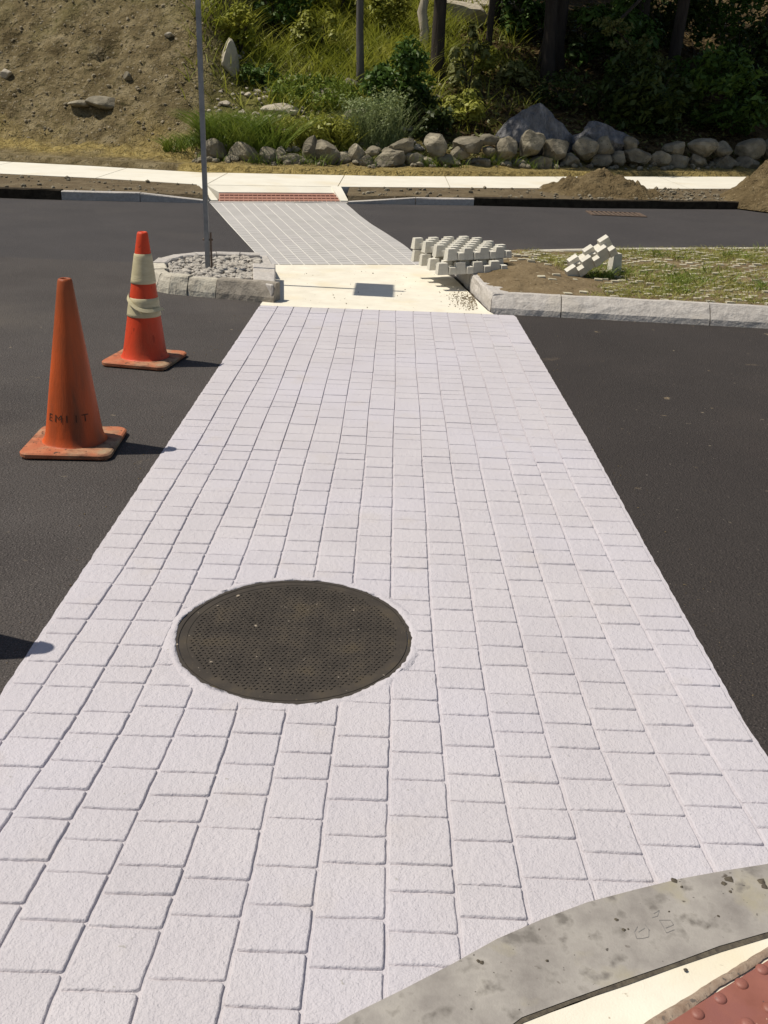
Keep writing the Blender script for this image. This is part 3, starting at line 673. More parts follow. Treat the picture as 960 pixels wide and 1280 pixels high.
# lumpy soil surface
def isz(x, y):
    m_ = .085*math.exp(-((x-1.12)**2/.16+(y-8.75)**2/.9)); return .118 + m_ + .018*fbm(x,y,0,4,4)
nx, ny = 90, 60; v = []; f = []
for j in range(ny+1):
    for i in range(nx+1):
        s = i/nx; t = j/ny; x0 = lerp([0,.6,1],[.79,.70,.62] , t); x = x0+(6.5-x0)*s**1.5
        ylo = 7.66-.075*(x-.8); yhi = lerp([.6,1.2,2.3,4.2,6.5],[9.6,10.15,10.6,11.15,11.9], x)
        y = ylo+(yhi-ylo)*t; v.append((x,y,isz(x,y) if 0 < j < ny and i else .10))
f = [(j*(nx+1)+i,j*(nx+1)+i+1,(j+1)*(nx+1)+i+1,(j+1)*(nx+1)+i) for j in range(ny) for i in range(nx)]
link('soil_bed', mesh('soil_bed', v, f), W['soil'], ir, smooth=True)
bk = [(.56,9.60),(1.2,10.18),(2.3,10.63),(4.2,11.18),(6.5,11.93)]
for i in range(4): kerb_stone('kerb_stone', bk[i+1], bk[i], (.3,-1),(.3,-1), .12, .125, .01, W['granitew'], ir, 70+i)
# paver blocks set in the soil, grass between
pb = MB(); pb.box((0,0,0),(.078,.058,.09),0,.006); pbm = mesh('paver_block', pb.v, pb.f); pbm.materials.append(W['lattd'])
pos = []
for j in range(0,40):
    for i in range(0,60):
        x = .95+(i+.5*(j%2))*.152; y = 7.80-.075*(x-.8)+j*.088 
        yhi = lerp([.6,1.2,2.3,4.2,6.5],[9.6,10.15,10.6,11.15,11.9], x)
        if x < 6.3 and y < yhi-.16: 
            if x < 1.75 and y < 8.9+.0*x and not (j == 0 and x > 1.3) and rr.random() < .92: continue
            if rr.random() < .13: continue
            pos.append((x,y))
def proj(x,y,z):
    v = Vector((x,y,z-CH)); c = v.dot(FW); return 480+CF*v.dot(RT)/c, 640-CF*v.dot(UP)/c
vis = [p for p in pos if proj(*p,.12)[0] < 985]; vis.sort(key=lambda p: p[1])
near_, far_ = vis[:295], vis[295:]+[p for p in pos if proj(*p,.12)[0] >= 985]
for x, y in near_:
    o = bpy.data.objects.new('paver_block', pbm); COL.objects.link(o); o.parent = ir; o.location = (x+rr.uniform(-.008,.008), y+rr.uniform(-.006,.006), isz(x,y)-.035+rr.uniform(-.012,.007)); o.rotation_euler = (rr.uniform(-.06,.06),rr.uniform(-.06,.06),rr.uniform(-.12,.12))
b = MB()
for x, y in far_: b.box((x,y,isz(x,y)-.035+rr.uniform(-.012,.007)),(.088,.07,.09),rr.uniform(-.1,.1),.006)
b.build('distant_paver_blocks', W['lattd'], ir, kind='stuff')

# blades of grass ---------------------------------------------------
def blades(P, hgt, wid, bend, seed, seg=3, spread=.5):
    """P (n,3) roots; returns V,F with quad strips"""
    r = np.random.default_rng(seed); n = len(P); h = hgt*r.uniform(.55,1.25,n); a = r.uniform(0,2*PI,n); w_ = wid*r.uniform(.7,1.3,n)
    d = np.stack([np.cos(a),np.sin(a),np.zeros(n)],1); a2 = r.uniform(0,2*PI,n); s = np.stack([np.cos(a2),np.sin(a2),np.zeros(n)],1)
    lean = r.uniform(.1,spread,n); V = []
    for k in range(seg+1):
        t = k/seg; c = P + d*(h*(lean*t+bend*t*t))[:,None]; c = c+np.array([0,0,1])*(h*(t-bend*.45*t*t))[:,None]
        ww = (w_*(1-t)**.7*.5+ .0004)[:,None]; V += [c-s*ww, c+s*ww]
    V = np.stack(V,1).reshape(-1,3); k2 = 2*(seg+1); base_ = (np.arange(n)*k2)[:,None,None]
    q = np.array([[2*k,2*k+1,2*k+3,2*k+2] for k in range(seg)])[None]; return V, (base_+q).reshape(-1,4)
r = np.random.default_rng(3); P = []
while len(P) < 33000:
    x = r.uniform(.8,6.3); y = r.uniform(7.7,11.6); yhi = lerp([.6,1.2,2.3,4.2,6.5],[9.6,10.15,10.6,11.15,11.9], x); ylo = 7.72-.075*(x-.8)
    if not ylo < y < yhi-.05: continue
    dn = .5+fbm(x,y,3,3,1.6)
    if x < 1.9: dn -= (1.9-x)*1.1
    if r.random() < dn: P.append((x,y,isz(x,y)-.01))
V, F = blades(np.array(P), .056, .006, .5, 4, 2, 1.1); link('short_grass', np_mesh('short_grass', V, F), W['grassd'], ir, kind='stuff')
P = []
for k in range(95):
    x = r.uniform(1.9,6.0); y = r.uniform(7.95,10.9)
    if y > lerp([.6,1.2,2.3,4.2,6.5],[9.6,10.15,10.6,11.15,11.9], x)-.1: continue
    if fbm(x,y,3,3,1.6) < -.15: continue
    for _ in range(26): P.append((x+r.normal()*.05,y+r.normal()*.05,isz(x,y)-.01))
for cx_, cy_, s_, n_ in ((1.82,8.72,.08,160),(2.15,8.9,.12,120),(2.55,8.5,.12,110)):
    for _ in range(n_): P.append((cx_+r.normal()*s_,cy_+r.normal()*s_*.7,isz(cx_,cy_)-.01))
V, F = blades(np.array(P), .115, .008, .55, 5, 3, .7); link('grass_tufts', np_mesh('grass_tufts', V, F), W['grassg'], ir, kind='stuff')

# ------------------------------------------------------------------ lattice pavers
tb = MB(); tb.box((0,0,.05),(.090,.062,.10),0,.009); m_block = mesh('block', tb.v, tb.f); m_block.materials.append(W['latt'])
ts = MB(); ts.box((0,0,.03),(.055,.055,.06),0,.004); m_stub = mesh('web_stub', ts.v, ts.f); m_stub.materials.append(W['latt'])
def lattice_paver(cols, rows, label, px=.145, py=.088, group=None):
    t = empty('lattice_paver', (0,0,0)); tag(t, label, 'lattice paver', group)
    wb = MB()
    for j in range(rows):
        for i in range(cols):
            x = (i+.5*(j%2))*px; y = j*py
            o = bpy.data.objects.new('block', m_block); COL.objects.link(o); o.parent = t; o.location = (x,y,0)
            if i < cols-1 or (j % 2 == 0 and j == 0):
                o = bpy.data.objects.new('web_stub', m_stub); COL.objects.link(o); o.parent = t; o.location = (x+px/2,y-.018 if j == 0 else y,.004)
            if j < rows-1:
                for sg in ((1,-1) if j % 2 == 0 else (1,-1)):
                    x2 = x+sg*px/2
                    if -.02 < x2 < (cols-.4)*px: 
                        L = math.hypot(px/2,py); wb.box(((x+x2)/2,y+py/2,.032),(L,.036,.056),math.atan2(py,sg*px/2))
    wb.build('web', W['latt'], t); return t
# measured: front-left corner of the top paver near (565,325), front-right (645,322), back-left (508,312)
fl = G(549,338,.24); 
A1 = lattice_paver(4, 7, 'upper of the two flat concrete lattice pavers stacked on the kerb corner')
A2 = lattice_paver(4, 7, 'lower of the two flat concrete lattice pavers, overhanging the concrete landing')
def place(o, loc, eul): o.location = loc; o.rotation_euler = eul
A1.scale = A2.scale = (1.13,1.12,.96)
place(A2, (.42,8.44,.142), (math.radians(2),math.radians(-1),math.radians(20)))
place(A1, (.49,8.50,.256), (math.radians(1),math.radians(0),math.radians(28)))
A3 = lattice_paver(3, 2, 'short broken concrete lattice paver propped up at an angle in the grass', .125, .085)
place(A3, (1.60,8.66,.12), (math.radians(20),math.radians(-33), math.radians(10))); A3.scale = (1.25,1.2,1.15)
b = MB(); b.box((0,0,0),(.10,.10,.20),.3,.01); o = b.build('broken_block', W['latt'], None); o.location = (2.02,8.98,.20); tag(o, 'broken concrete block standing behind the propped lattice paver', 'concrete block')
# second prop face

b = MB(); r = np.random.default_rng(41)
for i in range(900):
    x, y = .69-abs(r.normal())*.10, r.normal(8.0,.22)
    if x > .69 or x < .0 or y < 7.6: continue
    q = .0015+.005*r.random()**3; V, F = rock_v((q,q,q*.7), i%40, 1, 4, .2); b.add(V+np.array([x,y,.0085+q*.4]), F)
for i in range(50):
    x, y = r.uniform(-.85,.7), r.uniform(7.55,9.3); q = .002+.006*r.random()**3; V, F = rock_v((q,q,q*.7), i%40, 1, 4, .2); b.add(V+np.array([x,y,.0085+q*.4]), F)
tag(b.build('spilled_soil', W['soil'], kind='stuff'), 'crumbs of soil spilled on the concrete beside the stacked pavers', 'soil crumbs')
b = MB()
for i in range(320):
    side = i % 2; y = r.uniform(1.9,7.4); x = (joint_x(0,y)-.012-abs(r.normal())*.10) if side == 0 else (joint_x(NC,y)+.012+abs(r.normal())*.12)
    q = .0012+.003*r.random()**3; V, F = rock_v((q,q,q*.7), i%40, 1, 4, .2); b.add(V+np.array([x,y,q*.5]), F)
tag(b.build('road_grit', W['soil'], kind='stuff'), 'loose grit on the asphalt along the white crosswalk', 'grit')
# ------------------------------------------------------------------ far kerb, verge, sidewalk
VX = [-60,-6.4,-4.8,-3.0,-1.04,2.04,4.5,60]; VY = [17.6,16.35,16.2,15.75,16.3,17.35,18.3,42]       # near edge of the far sidewalk
SX = [-60,-7.4,-5.5,-3.4,-.25,2.3,7.8,60]; SY = [19.8,18.5,18.25,17.75,18.5,19.6,22.2,46]
def swn(x): return lerp(VX,VY,x)
def swf(x): return lerp(SX,SY,x)
xv = [-60,-30,-14]+list(np.arange(-10,10.01,.12))+[14,30,60]
def vz(x,y):
    t = (y-farY(x))/max(.01,swn(x)-farY(x)); z = .10+.05*t
    if y < farY(x)+.111: return -.01
    return z+.018*fbm(x,y,1,4,3) if .05 < t < .93 else z
b_l, b_r = -2.78, -.72
for lo, hi, xm_ in ((-60,-2.70,lambda x,y: min(x, lerp([14.72,15.75],[-2.74,-3.11],y))),(-.76,60,lambda x,y: max(x, lerp([15.4,16.35],[-.735,-.905],y)))):
    xx = [x for x in xv if lo < x < hi]+[lo,hi]; xx = sorted(set(xx))
    strip_mesh('verge', xx, lambda x: farY(x)+.11, lambda x: swn(x)+.02, 0, W['soil2'], ny=18, zf=vz, xm=xm_)
# sidewalk slabs with joints
sw = tag(empty('sidewalk', (0,0,0)), kind='structure')
jx = [-60,-30,-16,-9.2,-7.0,-4.83,-2.98,-.95,.9,3.1,5.4,7.8,10.5,20,60]
for a, b_ in zip(jx, jx[1:]):
    xx = sorted(set([a+.008,b_-.008]+[x for x in xv if a+.01 < x < b_-.01]))
    b = MB(); P = [(x,swn(x)) for x in xx]+[(x,swf(x)) for x in xx[::-1]]
    b.prism(P, .02, lambda x, y: .155+.03*(y-swn(x))/2.2); b.build('slab', W['creamfar'], sw)
# ramp down to the crosswalk, red bricks strip, flush kerb
rmp = tag(empty('kerb_ramp', (0,0,0)), kind='structure')
def q4(name, pts, m, zt=.0, parent=None): 
    v = [Vector(p) for p in pts]; v2 = [Vector((p[0],p[1],-.02)) for p in pts]
    b = MB(); b.add(v+v2, [(0,1,2,3),(4,5,1,0),(5,6,2,1),(6,7,3,2),(7,4,0,3)]); return b.build(name, m, parent)
fl_, fr_ = (-2.62,14.82), (-.86,15.42)
q4('slab', [(-2.72,15.42,.085),(-.93,16.04,.085),(-1.06,16.32,.155),(-2.98,15.78,.155)], W['creamfar'], parent=rmp)
q4('flare', [(-2.74,14.76,.03),(-2.625,14.80,.03),(-2.985,15.78,.158),(-3.12,15.74,.16)], W['creamfar'], parent=rmp)
q4('flare', [(-.85,15.42,.03),(-.73,15.44,.03),(-.90,16.33,.16),(-1.055,16.31,.158)], W['creamfar'], parent=rmp)
b = MB()
for i in range(26):
    for j in range(3):
        s0, s1 = i/26, (i+1)/26; t0, t1 = j/3, (j+1)/3
        def RP(s,t): x = -2.61+1.75*s-.10*t+.03*s*t; return (x, 14.83+.60*s+.60*t)
        g_ = .004; q = [RP(s0+g_,t0+.01),RP(s1-g_,t0+.01),RP(s1-g_,t1-.01),RP(s0+g_,t1-.01)]; b.prism(q, 0, lambda x,y: .026+.062*t0, 0)
b.build('brick_strip', W['redbrick'], rmp, kind='stuff')
q4('brick_bed', [(-2.62,14.80,.012),(-.86,15.42,.012),(-.93,16.05,.070),(-2.72,15.43,.070)], W['redbrick'], parent=rmp)
def kerbrun(name, xa, xb, h, m, label=None, w_=.13, lean=.0, drop=None):
    n = max(2, int((xb-xa)/.25)); A = [(x, farY(x)) for x in np.linspace(xa,xb,n)]
    mb = MB(); v = []; prof = [(0,-.03),(lean,h-.012),(lean+.012,h),(w_,h),(w_,-.03)]
    for i, (x,y) in enumerate(A):
        hh = h
        s = 1 if drop is None else lerp([0,1],drop,i/(n-1))
        for j,(u,z) in enumerate(prof): v.append((x,y+u+(.02*fbm(x,z,j,3,4) if j else 0), z*s if z > 0 else z))
    f = [(i*5+j,(i+1)*5+j,(i+1)*5+j+1,i*5+j+1) for i in range(n-1) for j in range(4)]+[(0,1,2,3,4),tuple(range((n-1)*5,n*5))[::-1]]
    return mb.add(v,f) or mb.build(name, m)
fk = tag(empty('far_kerb', (0,0,0)), kind='structure')
for o in (kerbrun('kerb_stone',-4.78,-3.7,.125,W['granite']), kerbrun('kerb_stone',-3.69,-2.74,.12,W['granite'],drop=(1,.3)), kerbrun('flush_stone',-2.73,-.74,.018,W['granite']),
          kerbrun('kerb_stone',-.73,.3,.10,W['granite'],drop=(.3,1)), kerbrun('kerb_stone',.31,1.22,.10,W['granite']),
          kerbrun('unset_kerb_edge',-60,-4.79,.14,W['berm'],lean=.0), kerbrun('unset_kerb_edge',1.23,5.3,.125,W['berm']), kerbrun('unset_kerb_edge',5.31,60,.12,W['berm'])): o.parent = fk
# drain grate
dg_ = empty('drain_grate', (3.35,15.25,0)); tag(dg_, 'rusty slotted drain grate in the road below the soil heap', 'drain grate')
b = MB(); 
for y in (-.26,.26): b.box((0,y,.006),(.80,.03,.012))
for x in (-.40,.40): b.box((x,0,.0065),(.03,.52,.013))
b.build('frame', W['grate'], dg_)
for i in range(11): b = MB(); b.box((-.36+i*.072,0,.006),(.03,.50,.014)); b.build('bar', W['grate'], dg_)
# ------------------------------------------------------------------ hillside
BX = [-60,-12,-8.2,-3.8,0,2.4,8.9,14,60]; BY = [26,21.2,20.4,19.2,19.6,20.7,24.0,27.3,50]
def baseY(x): return lerp(BX,BY,x)
def hz(x, y):
    t = y-baseY(x); z = .17
    if t < -.9: return .172
    # three characters: bank on the left, weedy bowl in the middle, wood on the right
    wl = 1/(1+math.exp((x+4.1+.23*max(0,t-1)*-.35)/.22)); wr = 1/(1+math.exp(-(x-1.0)/.6))
    zl = .24+.10*max(0,t+.2)+ .74*max(0,t-1.15)
    if t > 9: zl = .24+.92+.74*7.85+.25*(t-9)
    zm = .26+.16*max(0,t+.2)+.22*max(0,t-.4)+.06*max(0,t-4)
    zr = .26+.20*max(0,t+.2)+.16*max(0,t-.2)
    z = zl*wl+(1-wl)*(zm*(1-wr)+zr*wr)
    a = max(0,min(1,t+.6)); z += a*(.10*fbm(x,y,0,3,.7)+.055*fbm(x,y,5,4,2.3)+ (.16*abs(mnoise.noise(Vector((x*2.3,y*2.3,2))))+.10*abs(mnoise.noise(Vector((x*6,y*6,2)))))*wl)
    if wl > .5 and t > 1:                         # hollows and a terrace line dug in the bank
        for hx, hy, hr, hd in HOLES: z -= hd*math.exp(-(((x-hx)/hr)**2+((y-hy)/(hr*.7))**2))
    return max(z,.15)
HOLES = []
def hill_at(px, py, t0=15):
    d = (FW + RT*((px-480)/CF) - UP*((py-640)/CF)); s = t0
    while s < 60:
        p = Vector((0,0,CH))+d*s
        if hz(p.x,p.y) > p.z: return Vector((p.x,p.y,hz(p.x,p.y)))
        s += .08
    return p
h1 = hill_at(132,58); h2 = hill_at(126,137); h3 = hill_at(4,32); h4 = hill_at(100,142)
HOLES = [(h1.x,h1.y,.30,.70),(h2.x,h2.y-.1,.26,.12),(h4.x,h4.y,.18,.12),(h3.x,h3.y,.2,.2)]
xs = np.concatenate([np.linspace(-60,-13,10), np.arange(-12.4,-2.0,.085), np.arange(-2.0,12,.16), np.linspace(12.5,60,12)])
ts_ = np.concatenate([[-30],np.arange(-.95,7.5,.085), np.arange(7.6,13,.2), [14,16,19,23,30,40,60,90]])
v = []; att = {'straw':[], 'weed':[], 'litter':[]}
for t in ts_:
    for x in xs:
        y = (swf(x)-.03) if t == -30 else max(baseY(x)+t, swf(x)+.0+.001*(t+1)); z = hz(x,y) if t > -30 else .13
        v.append((x,y,z))
        nz = fbm(x,y,9,4,1.1)
        zb = lambda a,b_: 1/(1+math.exp(-(a)/b_))
        left = zb(-(x+3.9),.25)
        if left > .5: s_ = max(0,min(1,1.2-abs(t-.35+nz*.35)/.62*1.0)) if t < .4 else max(0,min(1,1.5-(t+nz*.6)/1.05))
        else: s_ = max(0,min(1,(.2-t)*2))
        if x > 0.5: s_ = max(s_, max(0,min(1,(.9-t))))*(.8+.3*nz)
        wd = (1-left)*max(0,min(1,(t-.1)*2+nz)); li = zb(x-.9+nz*.8,.35)*max(0,min(1,(t-.3)*2))
        top = left*max(0,min(1,(t-3.8)*.35+nz*.6))*.55
        att['straw'].append(max(0,s_)); att['weed'].append(max(wd,top)); att['litter'].append(li)
nx = len(xs); f = np.array([(j*nx+i,j*nx+i+1,(j+1)*nx+i+1,(j+1)*nx+i) for j in range(len(ts_)-1) for i in range(nx-1)])
me = np_mesh('hillside', np.array(v), f)
for k_, a in att.items(): me.attributes.new(k_,'FLOAT','POINT').data.foreach_set('value', np.array(a,np.float32))
link('hillside', me, W['hill'], kind='structure', smooth=True)

# scattered pebbles and stones on the bank
r = np.random.default_rng(21); b = MB(); 
for i in range(3000):
    x = r.uniform(-11,-3.4); y = baseY(x)+r.uniform(1.0,7.5); s = .010+.045*r.random()**4; 
    V, F = rock_v((s,s*r.uniform(.6,1),s*r.uniform(.5,.9)), i%60, 1, 5, .15); b.add(rot(V,r.uniform(0,6))+np.array([x,y,hz(x,y)+s*.25]), F)
b.build('bank_stones', mat('bank_stone', [(.3,(.16,.13,.08)),(.7,(.38,.32,.22))], scale=3, bump=[('n',20,.01)]), kind='stuff')
tag(bpy.data.objects['bank_stones'], 'small loose stones scattered over the bare soil bank', 'stones')
def rock(label, px, py, size, m, sink=.3, seed=1, name='rock', rz=0, cat='rock', sub=3, dz=0, group=None):
    p = hill_at(px,py); V, F = rock_v(size, seed, sub, 9 if size[0] < .7 else 12, .10 if size[0] < .7 else .20); me = mesh(name, rot(V,rz), F); o = link(name, me, m, loc=(p.x,p.y,p.z+size[2]*(1-2*sink)*.5+dz)); tag(o, label, cat, group); return o
rock('brown slab of rock jutting from the soil bank above the straw', 131,137, (.42,.30,.13), W['rock'], .2, 4)
rock('lower brown stone half buried beside the slab on the bank', 101,141, (.27,.2,.09), W['rock'], .3, 5)
rock('single rounded cobble midway up the bare bank', 160,101, (.12,.11,.11), W['rock'], .3, 6)
rock('small pale chip of stone high on the bare bank', 210,48, (.11,.08,.07), W['rocklt'], .3, 7)
rock('pale round stone at the left side of the bank', 8,96, (.15,.13,.12), W['rocklt'], .4, 8)
rock('pointed pale rock standing upright where the bank meets the weeds', 286,86, (.24,.22,.47), W['rocklt'], .32, 12, rz=.3, dz=.05)
rock('grey flat rock lying among the yellow green weeds', 352,140, (.42,.3,.14), W['rocklt'], .35, 13)
rock('broad pale boulder half hidden by the grey green feathery weeds', 457,152, (.62,.45,.28), W['rock'], .35, 14)
rock('dark blocky stone at the foot of the slender grey trunk', 437,118, (.22,.22,.30), W['rock'], .3, 15)
rock('grey rock in the weeds left of the slender trunk', 412,125, (.40,.3,.20), W['rock'], .4, 16)
rock('small pale stone beside the yellow green weeds', 343,119, (.15,.12,.11), W['rocklt'], .3, 17)
rock('flat dark slab bridging the hollow behind the stone row', 352,165, (.75,.3,.06), W['rock'], .1, 18)
rock('white weathered boulder at the top behind the forked trunk', 577,24, (.9,.6,.42), W['rocklt'], .3, 19, cat='boulder')
rock('long pale ledge of rock at the very top behind the thin dark trunk', 610,12, (1.5,.5,.25), W['rocklt'], .3, 20)
rock('large blue grey boulder behind the middle of the stone row', 670,184, (.84,.60,.62), W['rockbl'], .24, 33, name='boulder', cat='boulder', sub=4)
rock('smaller blue grey boulder rising behind the right stones', 752,190, (.86,.55,.46), W['rockbl'], .25, 42, name='boulder', cat='boulder', sub=4, rz=.4)
rock('low dark wedge of rock left of the large blue grey boulder', 634,176, (.42,.35,.30), W['rockbl'], .3, 45, name='boulder', cat='boulder')
b = MB(); r = np.random.default_rng(5)
for i in range(420):
    x = r.uniform(-3.9,.9); y = baseY(x)+r.uniform(.3,4.5); s = .03+.09*r.random()**2; V, F = rock_v((s,s*.8,s*.6), i%60, 2, 6, .12); b.add(rot(V,r.uniform(0,6))+np.array([x,y,hz(x,y)+s*.2]), F)
tag(b.build('rubble', W['rocklt'], kind='stuff'), 'pale rubble lying between the weeds', 'rubble')
# stone row along the sidewalk: (px, py centre, width px, height px)
ROW = [(268,189,36,24),(306,193,40,30),(334,195,24,24),(328,203,14,10),(366,200,42,18),(350,193,14,20),(389,188,24,34),(407,192,34,34),(430,200,24,16),(446,192,20,26),(458,201,22,18),(489,200,36,24),
 (504,183,36,18),(466,189,18,12),(487,191,22,14),(545,182,34,28),(535,202,18,10),(560,203,30,18),(517,202,26,22),(586,181,40,28),(576,192,26,16),(609,174,26,16),(611,190,18,14),(600,204,28,16),(634,188,34,34),
 (648,206,22,14),(629,205,20,12),(664,181,40,32),(676,204,34,20),(696,187,34,30),(712,202,28,18),(731,185,36,32),(752,203,30,22),(756,184,28,26),(771,199,22,24),(795,197,44,20),(788,182,26,18),(825,200,26,22),
 (844,186,34,20),(846,202,36,22),(877,186,34,26),(872,203,28,18),(904,204,34,20),(902,187,26,22),(938,186,34,30),(934,205,34,20),(966,192,32,30),(990,200,36,28),(1020,198,38,32),(1050,200,34,30)]
ws = empty('stone_row', (0,0,0)); tag(ws, 'low dry row of piled rounded boulders along the far side of the sidewalk', 'stone wall')
for i, (px, py, wp, hp) in enumerate(ROW):
    d = FW + RT*((px-480)/CF) - UP*((py-640)/CF); s = 15.
    while (Vector((0,0,CH))+d*s).y < baseY((d*s).x)+.05+.25*(212-py)/40: s += .03
    p = Vector((0,0,CH))+d*s; kx = s/CF; sx, sz = wp*kx*.56, hp*kx*.55
    V, F = rock_v((sx,(sx+sz)*.48,sz), i+200, 3, 14, .16); me = mesh('stone', rot(V,0), F); o = link('stone', me, W['rock'], ws, loc=p); o.rotation_euler = (0,random.uniform(-.2,.2),0)
b = MB(); r = np.random.default_rng(8)
for i in range(260):
    x = r.uniform(-3.9,9.5); y = baseY(x)+r.uniform(-.15,.35); s = r.uniform(.03,.10); V, F = rock_v((s,s*.8,s*.7), i%60, 2, 6, .12); b.add(rot(V,r.uniform(0,6))+np.array([x,y,hz(x,y)+s*.3]), F)
b.build('small_wedge_stones', W['rock'], ws, kind='stuff')
# soil heaps
W['heap'] = mat('heaped_brown_soil', [(.25,(.070,.050,.025)),(.5,(.125,.092,.048)),(.75,(.19,.145,.08))], scale=4, detail=12, rough=.95, spec=.1, bump=[('n',7,.08),('n',30,.03)], speck=[(26,.66,(.26,.21,.13)),(16,.66,(.06,.045,.022))])
def heap(cx, cy, rx, ry, h, seed, label, z0=.1):
    n, m_ = 72, 30; v = []; f = []
    for j in range(m_+1):
        u = j/m_
        for i in range(n):
            a = 2*PI*i/n; rr_ = u*(1+.28*mnoise.noise(Vector((math.cos(a)*1.6,math.sin(a)*1.6,seed)))); x, y = rx*rr_*math.cos(a), ry*rr_*math.sin(a)
            z = h*max(0,(1-u**.9))**1.0*(1+.5*mnoise.noise(Vector((x*2,y*2,seed)))) + (.13*fbm(x,y,seed,5,3.2) + .10*abs(mnoise.noise(Vector((x*7,y*7,seed)))))*min(1,(1-u)*3)
            v.append((x,y,z if j < m_ else -.08))
    for j in range(m_):
        for i in range(n): f.append((j*n+i,(j+1)*n+i,(j+1)*n+(i+1)%n,j*n+(i+1)%n))
    o = link('soil_heap', mesh('soil_heap', v, f), W['heap'], loc=(cx,cy,z0), smooth=True); return tag(o, label, 'soil heap')
heap(3.50,17.3,1.25,.7,.36,3,'low brown soil heap on the verge in front of the sidewalk')
heap(6.55,17.25,1.15,.95,.78,8,'larger brown soil heap spilling onto the road at the right edge')
b = MB(); r = np.random.default_rng(18)
for i in range(900):
    u = r.random(); 
    if u < .5: x = r.uniform(-8,9)
    else: x = r.normal(4.4,.9)
    y = farY(x)+.15+r.random()*(swn(x)-farY(x)-.2); s = .012+.04*r.random()**2.5
    if -2.9 < x < -.6: continue
    V, F = rock_v((s,s*.8,s*.7), i%60, 1, 5, .15); b.add(rot(V,r.uniform(0,6))+np.array([x,y,vz(x,y)+s*.3]), F)
tag(b.build('soil_clods', mat('clod', [(.3,(.11,.085,.05)),(.7,(.27,.24,.18))], scale=2), kind='stuff'), 'clods and pebbles on the bare verge soil', 'clods')

# ------------------------------------------------------------------ plants
def leaf_mesh(C, size, seed, updir=.4, elong=1.7):
    r = np.random.default_rng(seed); n = len(C); N = r.normal(size=(n,3)); N[:,2] = np.abs(N[:,2])+updir; N /= np.linalg.norm(N,axis=1)[:,None]
    A = np.cross(N, r.normal(size=(n,3))); A /= np.linalg.norm(A,axis=1)[:,None]; B = np.cross(N,A); s = (size*r.uniform(.6,1.3,n))[:,None]
    V = np.stack([C-A*s*elong*.5, C+B*s*.42-A*s*.05+N*s*.12, C+A*s*elong*.5, C-B*s*.42-A*s*.05+N*s*.12],1).reshape(-1,3)
    F = np.stack([np.arange(n)*4+k for k in range(4)],1); return V, F
def cloud(n, rad, seed, clumps=0, hollow=.35, cl=.28):
    r = np.random.default_rng(seed); D = r.normal(size=(n,3)); D /= np.linalg.norm(D,axis=1)[:,None]
    if clumps:
        K = r.normal(size=(clumps,3)); K /= np.linalg.norm(K,axis=1)[:,None]; K *= (hollow+(1-hollow)*r.random(clumps)**.6)[:,None]; pick = r.integers(0,clumps,n)
        C = K[pick]+D*(cl*r.random(n)**.45)[:,None]*r.uniform(.7,1.3,clumps)[pick][:,None]
    else: C = D*(hollow+(1-hollow)*r.random(n)[:,None]**.6)
    return C*np.array(rad)
def shrub(label, px, py, rad, m, n, leaf, seed, cat='shrub', clumps=22, stems=5, name='shrub', pos=None):
    p = pos or hill_at(px,py); t = empty(name, p); tag(t, label, cat)
    C = cloud(n, rad, seed, clumps, .3, .34)+np.array([0,0,rad[2]*.85]); C = C[C[:,2] > -.05]
    V, F = leaf_mesh(C, leaf, seed); link('foliage', np_mesh('foliage', V, F), m, t)
    b = MB(); r = random.Random(seed)
    for i in range(stems):
        a = r.uniform(0,6.28); q = Vector((rad[0]*.6*math.cos(a),rad[1]*.6*math.sin(a),rad[2]*r.uniform(1,1.5))); b.tube([(0,0,-.1),q*.5+Vector((0,0,.1)),q],[.02,.012,.004],5)
    b.build('stems', W['bark'], t); return t
def weed(label, px, py, rx, ry, n, h, wd, m, seed, bend=.45, spread=.6, name='weed_clump', cat='weeds', up=0):
    p = hill_at(px,py); t = empty(name, p); tag(t, label, cat); r = np.random.default_rng(seed)
    a = r.uniform(0,2*PI,n); q = np.sqrt(r.random(n)); P = np.stack([q*rx*np.cos(a),q*ry*np.sin(a),np.zeros(n)],1)
    for k in range(n): P[k,2] = hz(p.x+P[k,0],p.y+P[k,1])-p.z-.02
    V, F = blades(P, h, wd, bend, seed, 4, spread); link('foliage', np_mesh('foliage', V, F), m, t)
    return t, P
def leafy(t, P, h, m, seed, leaf, per=16):            # stems of small leaves
    r = np.random.default_rng(seed); n = len(P); C = np.repeat(P,per,0); k = np.tile(np.linspace(.15,1,per),n); hh = np.repeat(h*r.uniform(.6,1.15,n),per); a = np.repeat(r.uniform(0,6.28,n),per)
    C = C+np.stack([np.cos(a)*hh*.25*k*k, np.sin(a)*hh*.25*k*k, hh*k],1)+r.normal(size=C.shape)*leaf*.9
    V, F = leaf_mesh(C, leaf, seed, .2, 2.4); link('leaves', np_mesh('leaves', V, F), m, t)
weed('tall clump of bright green arching grass beside the steel post', 300,186, .85,.40, 900, .95,.028, W['grassg'], 1, .6, .55, 'grass_clump','tall grass')
weed('low green grass spilling down the foot of the soil bank', 236,184, .55,.3, 420, .38,.02, W['grassg'], 2, .6, .8, 'grass_clump','tall grass')
t, P = weed('yellow green leafy weeds in front of the pale rubble', 410,180, .55,.30, 420, .50,.012, W['grassy'], 3); leafy(t, P[:150], .52, W['grassy'], 3, .045)
t, P = weed('thin yellow green weeds scattered left over the stone row', 352,178, .45,.35, 200, .35,.012, W['grassy'], 4); leafy(t, P[:60], .4, W['grassy'], 4, .04)
t, P = weed('grey green feathery weed clump leaning over the stone row', 470,184, .60,.35, 520, .85,.012, W['grassf'], 5, .35, .5); leafy(t, P[:260], .95, W['grassf'], 5, .030, 26)
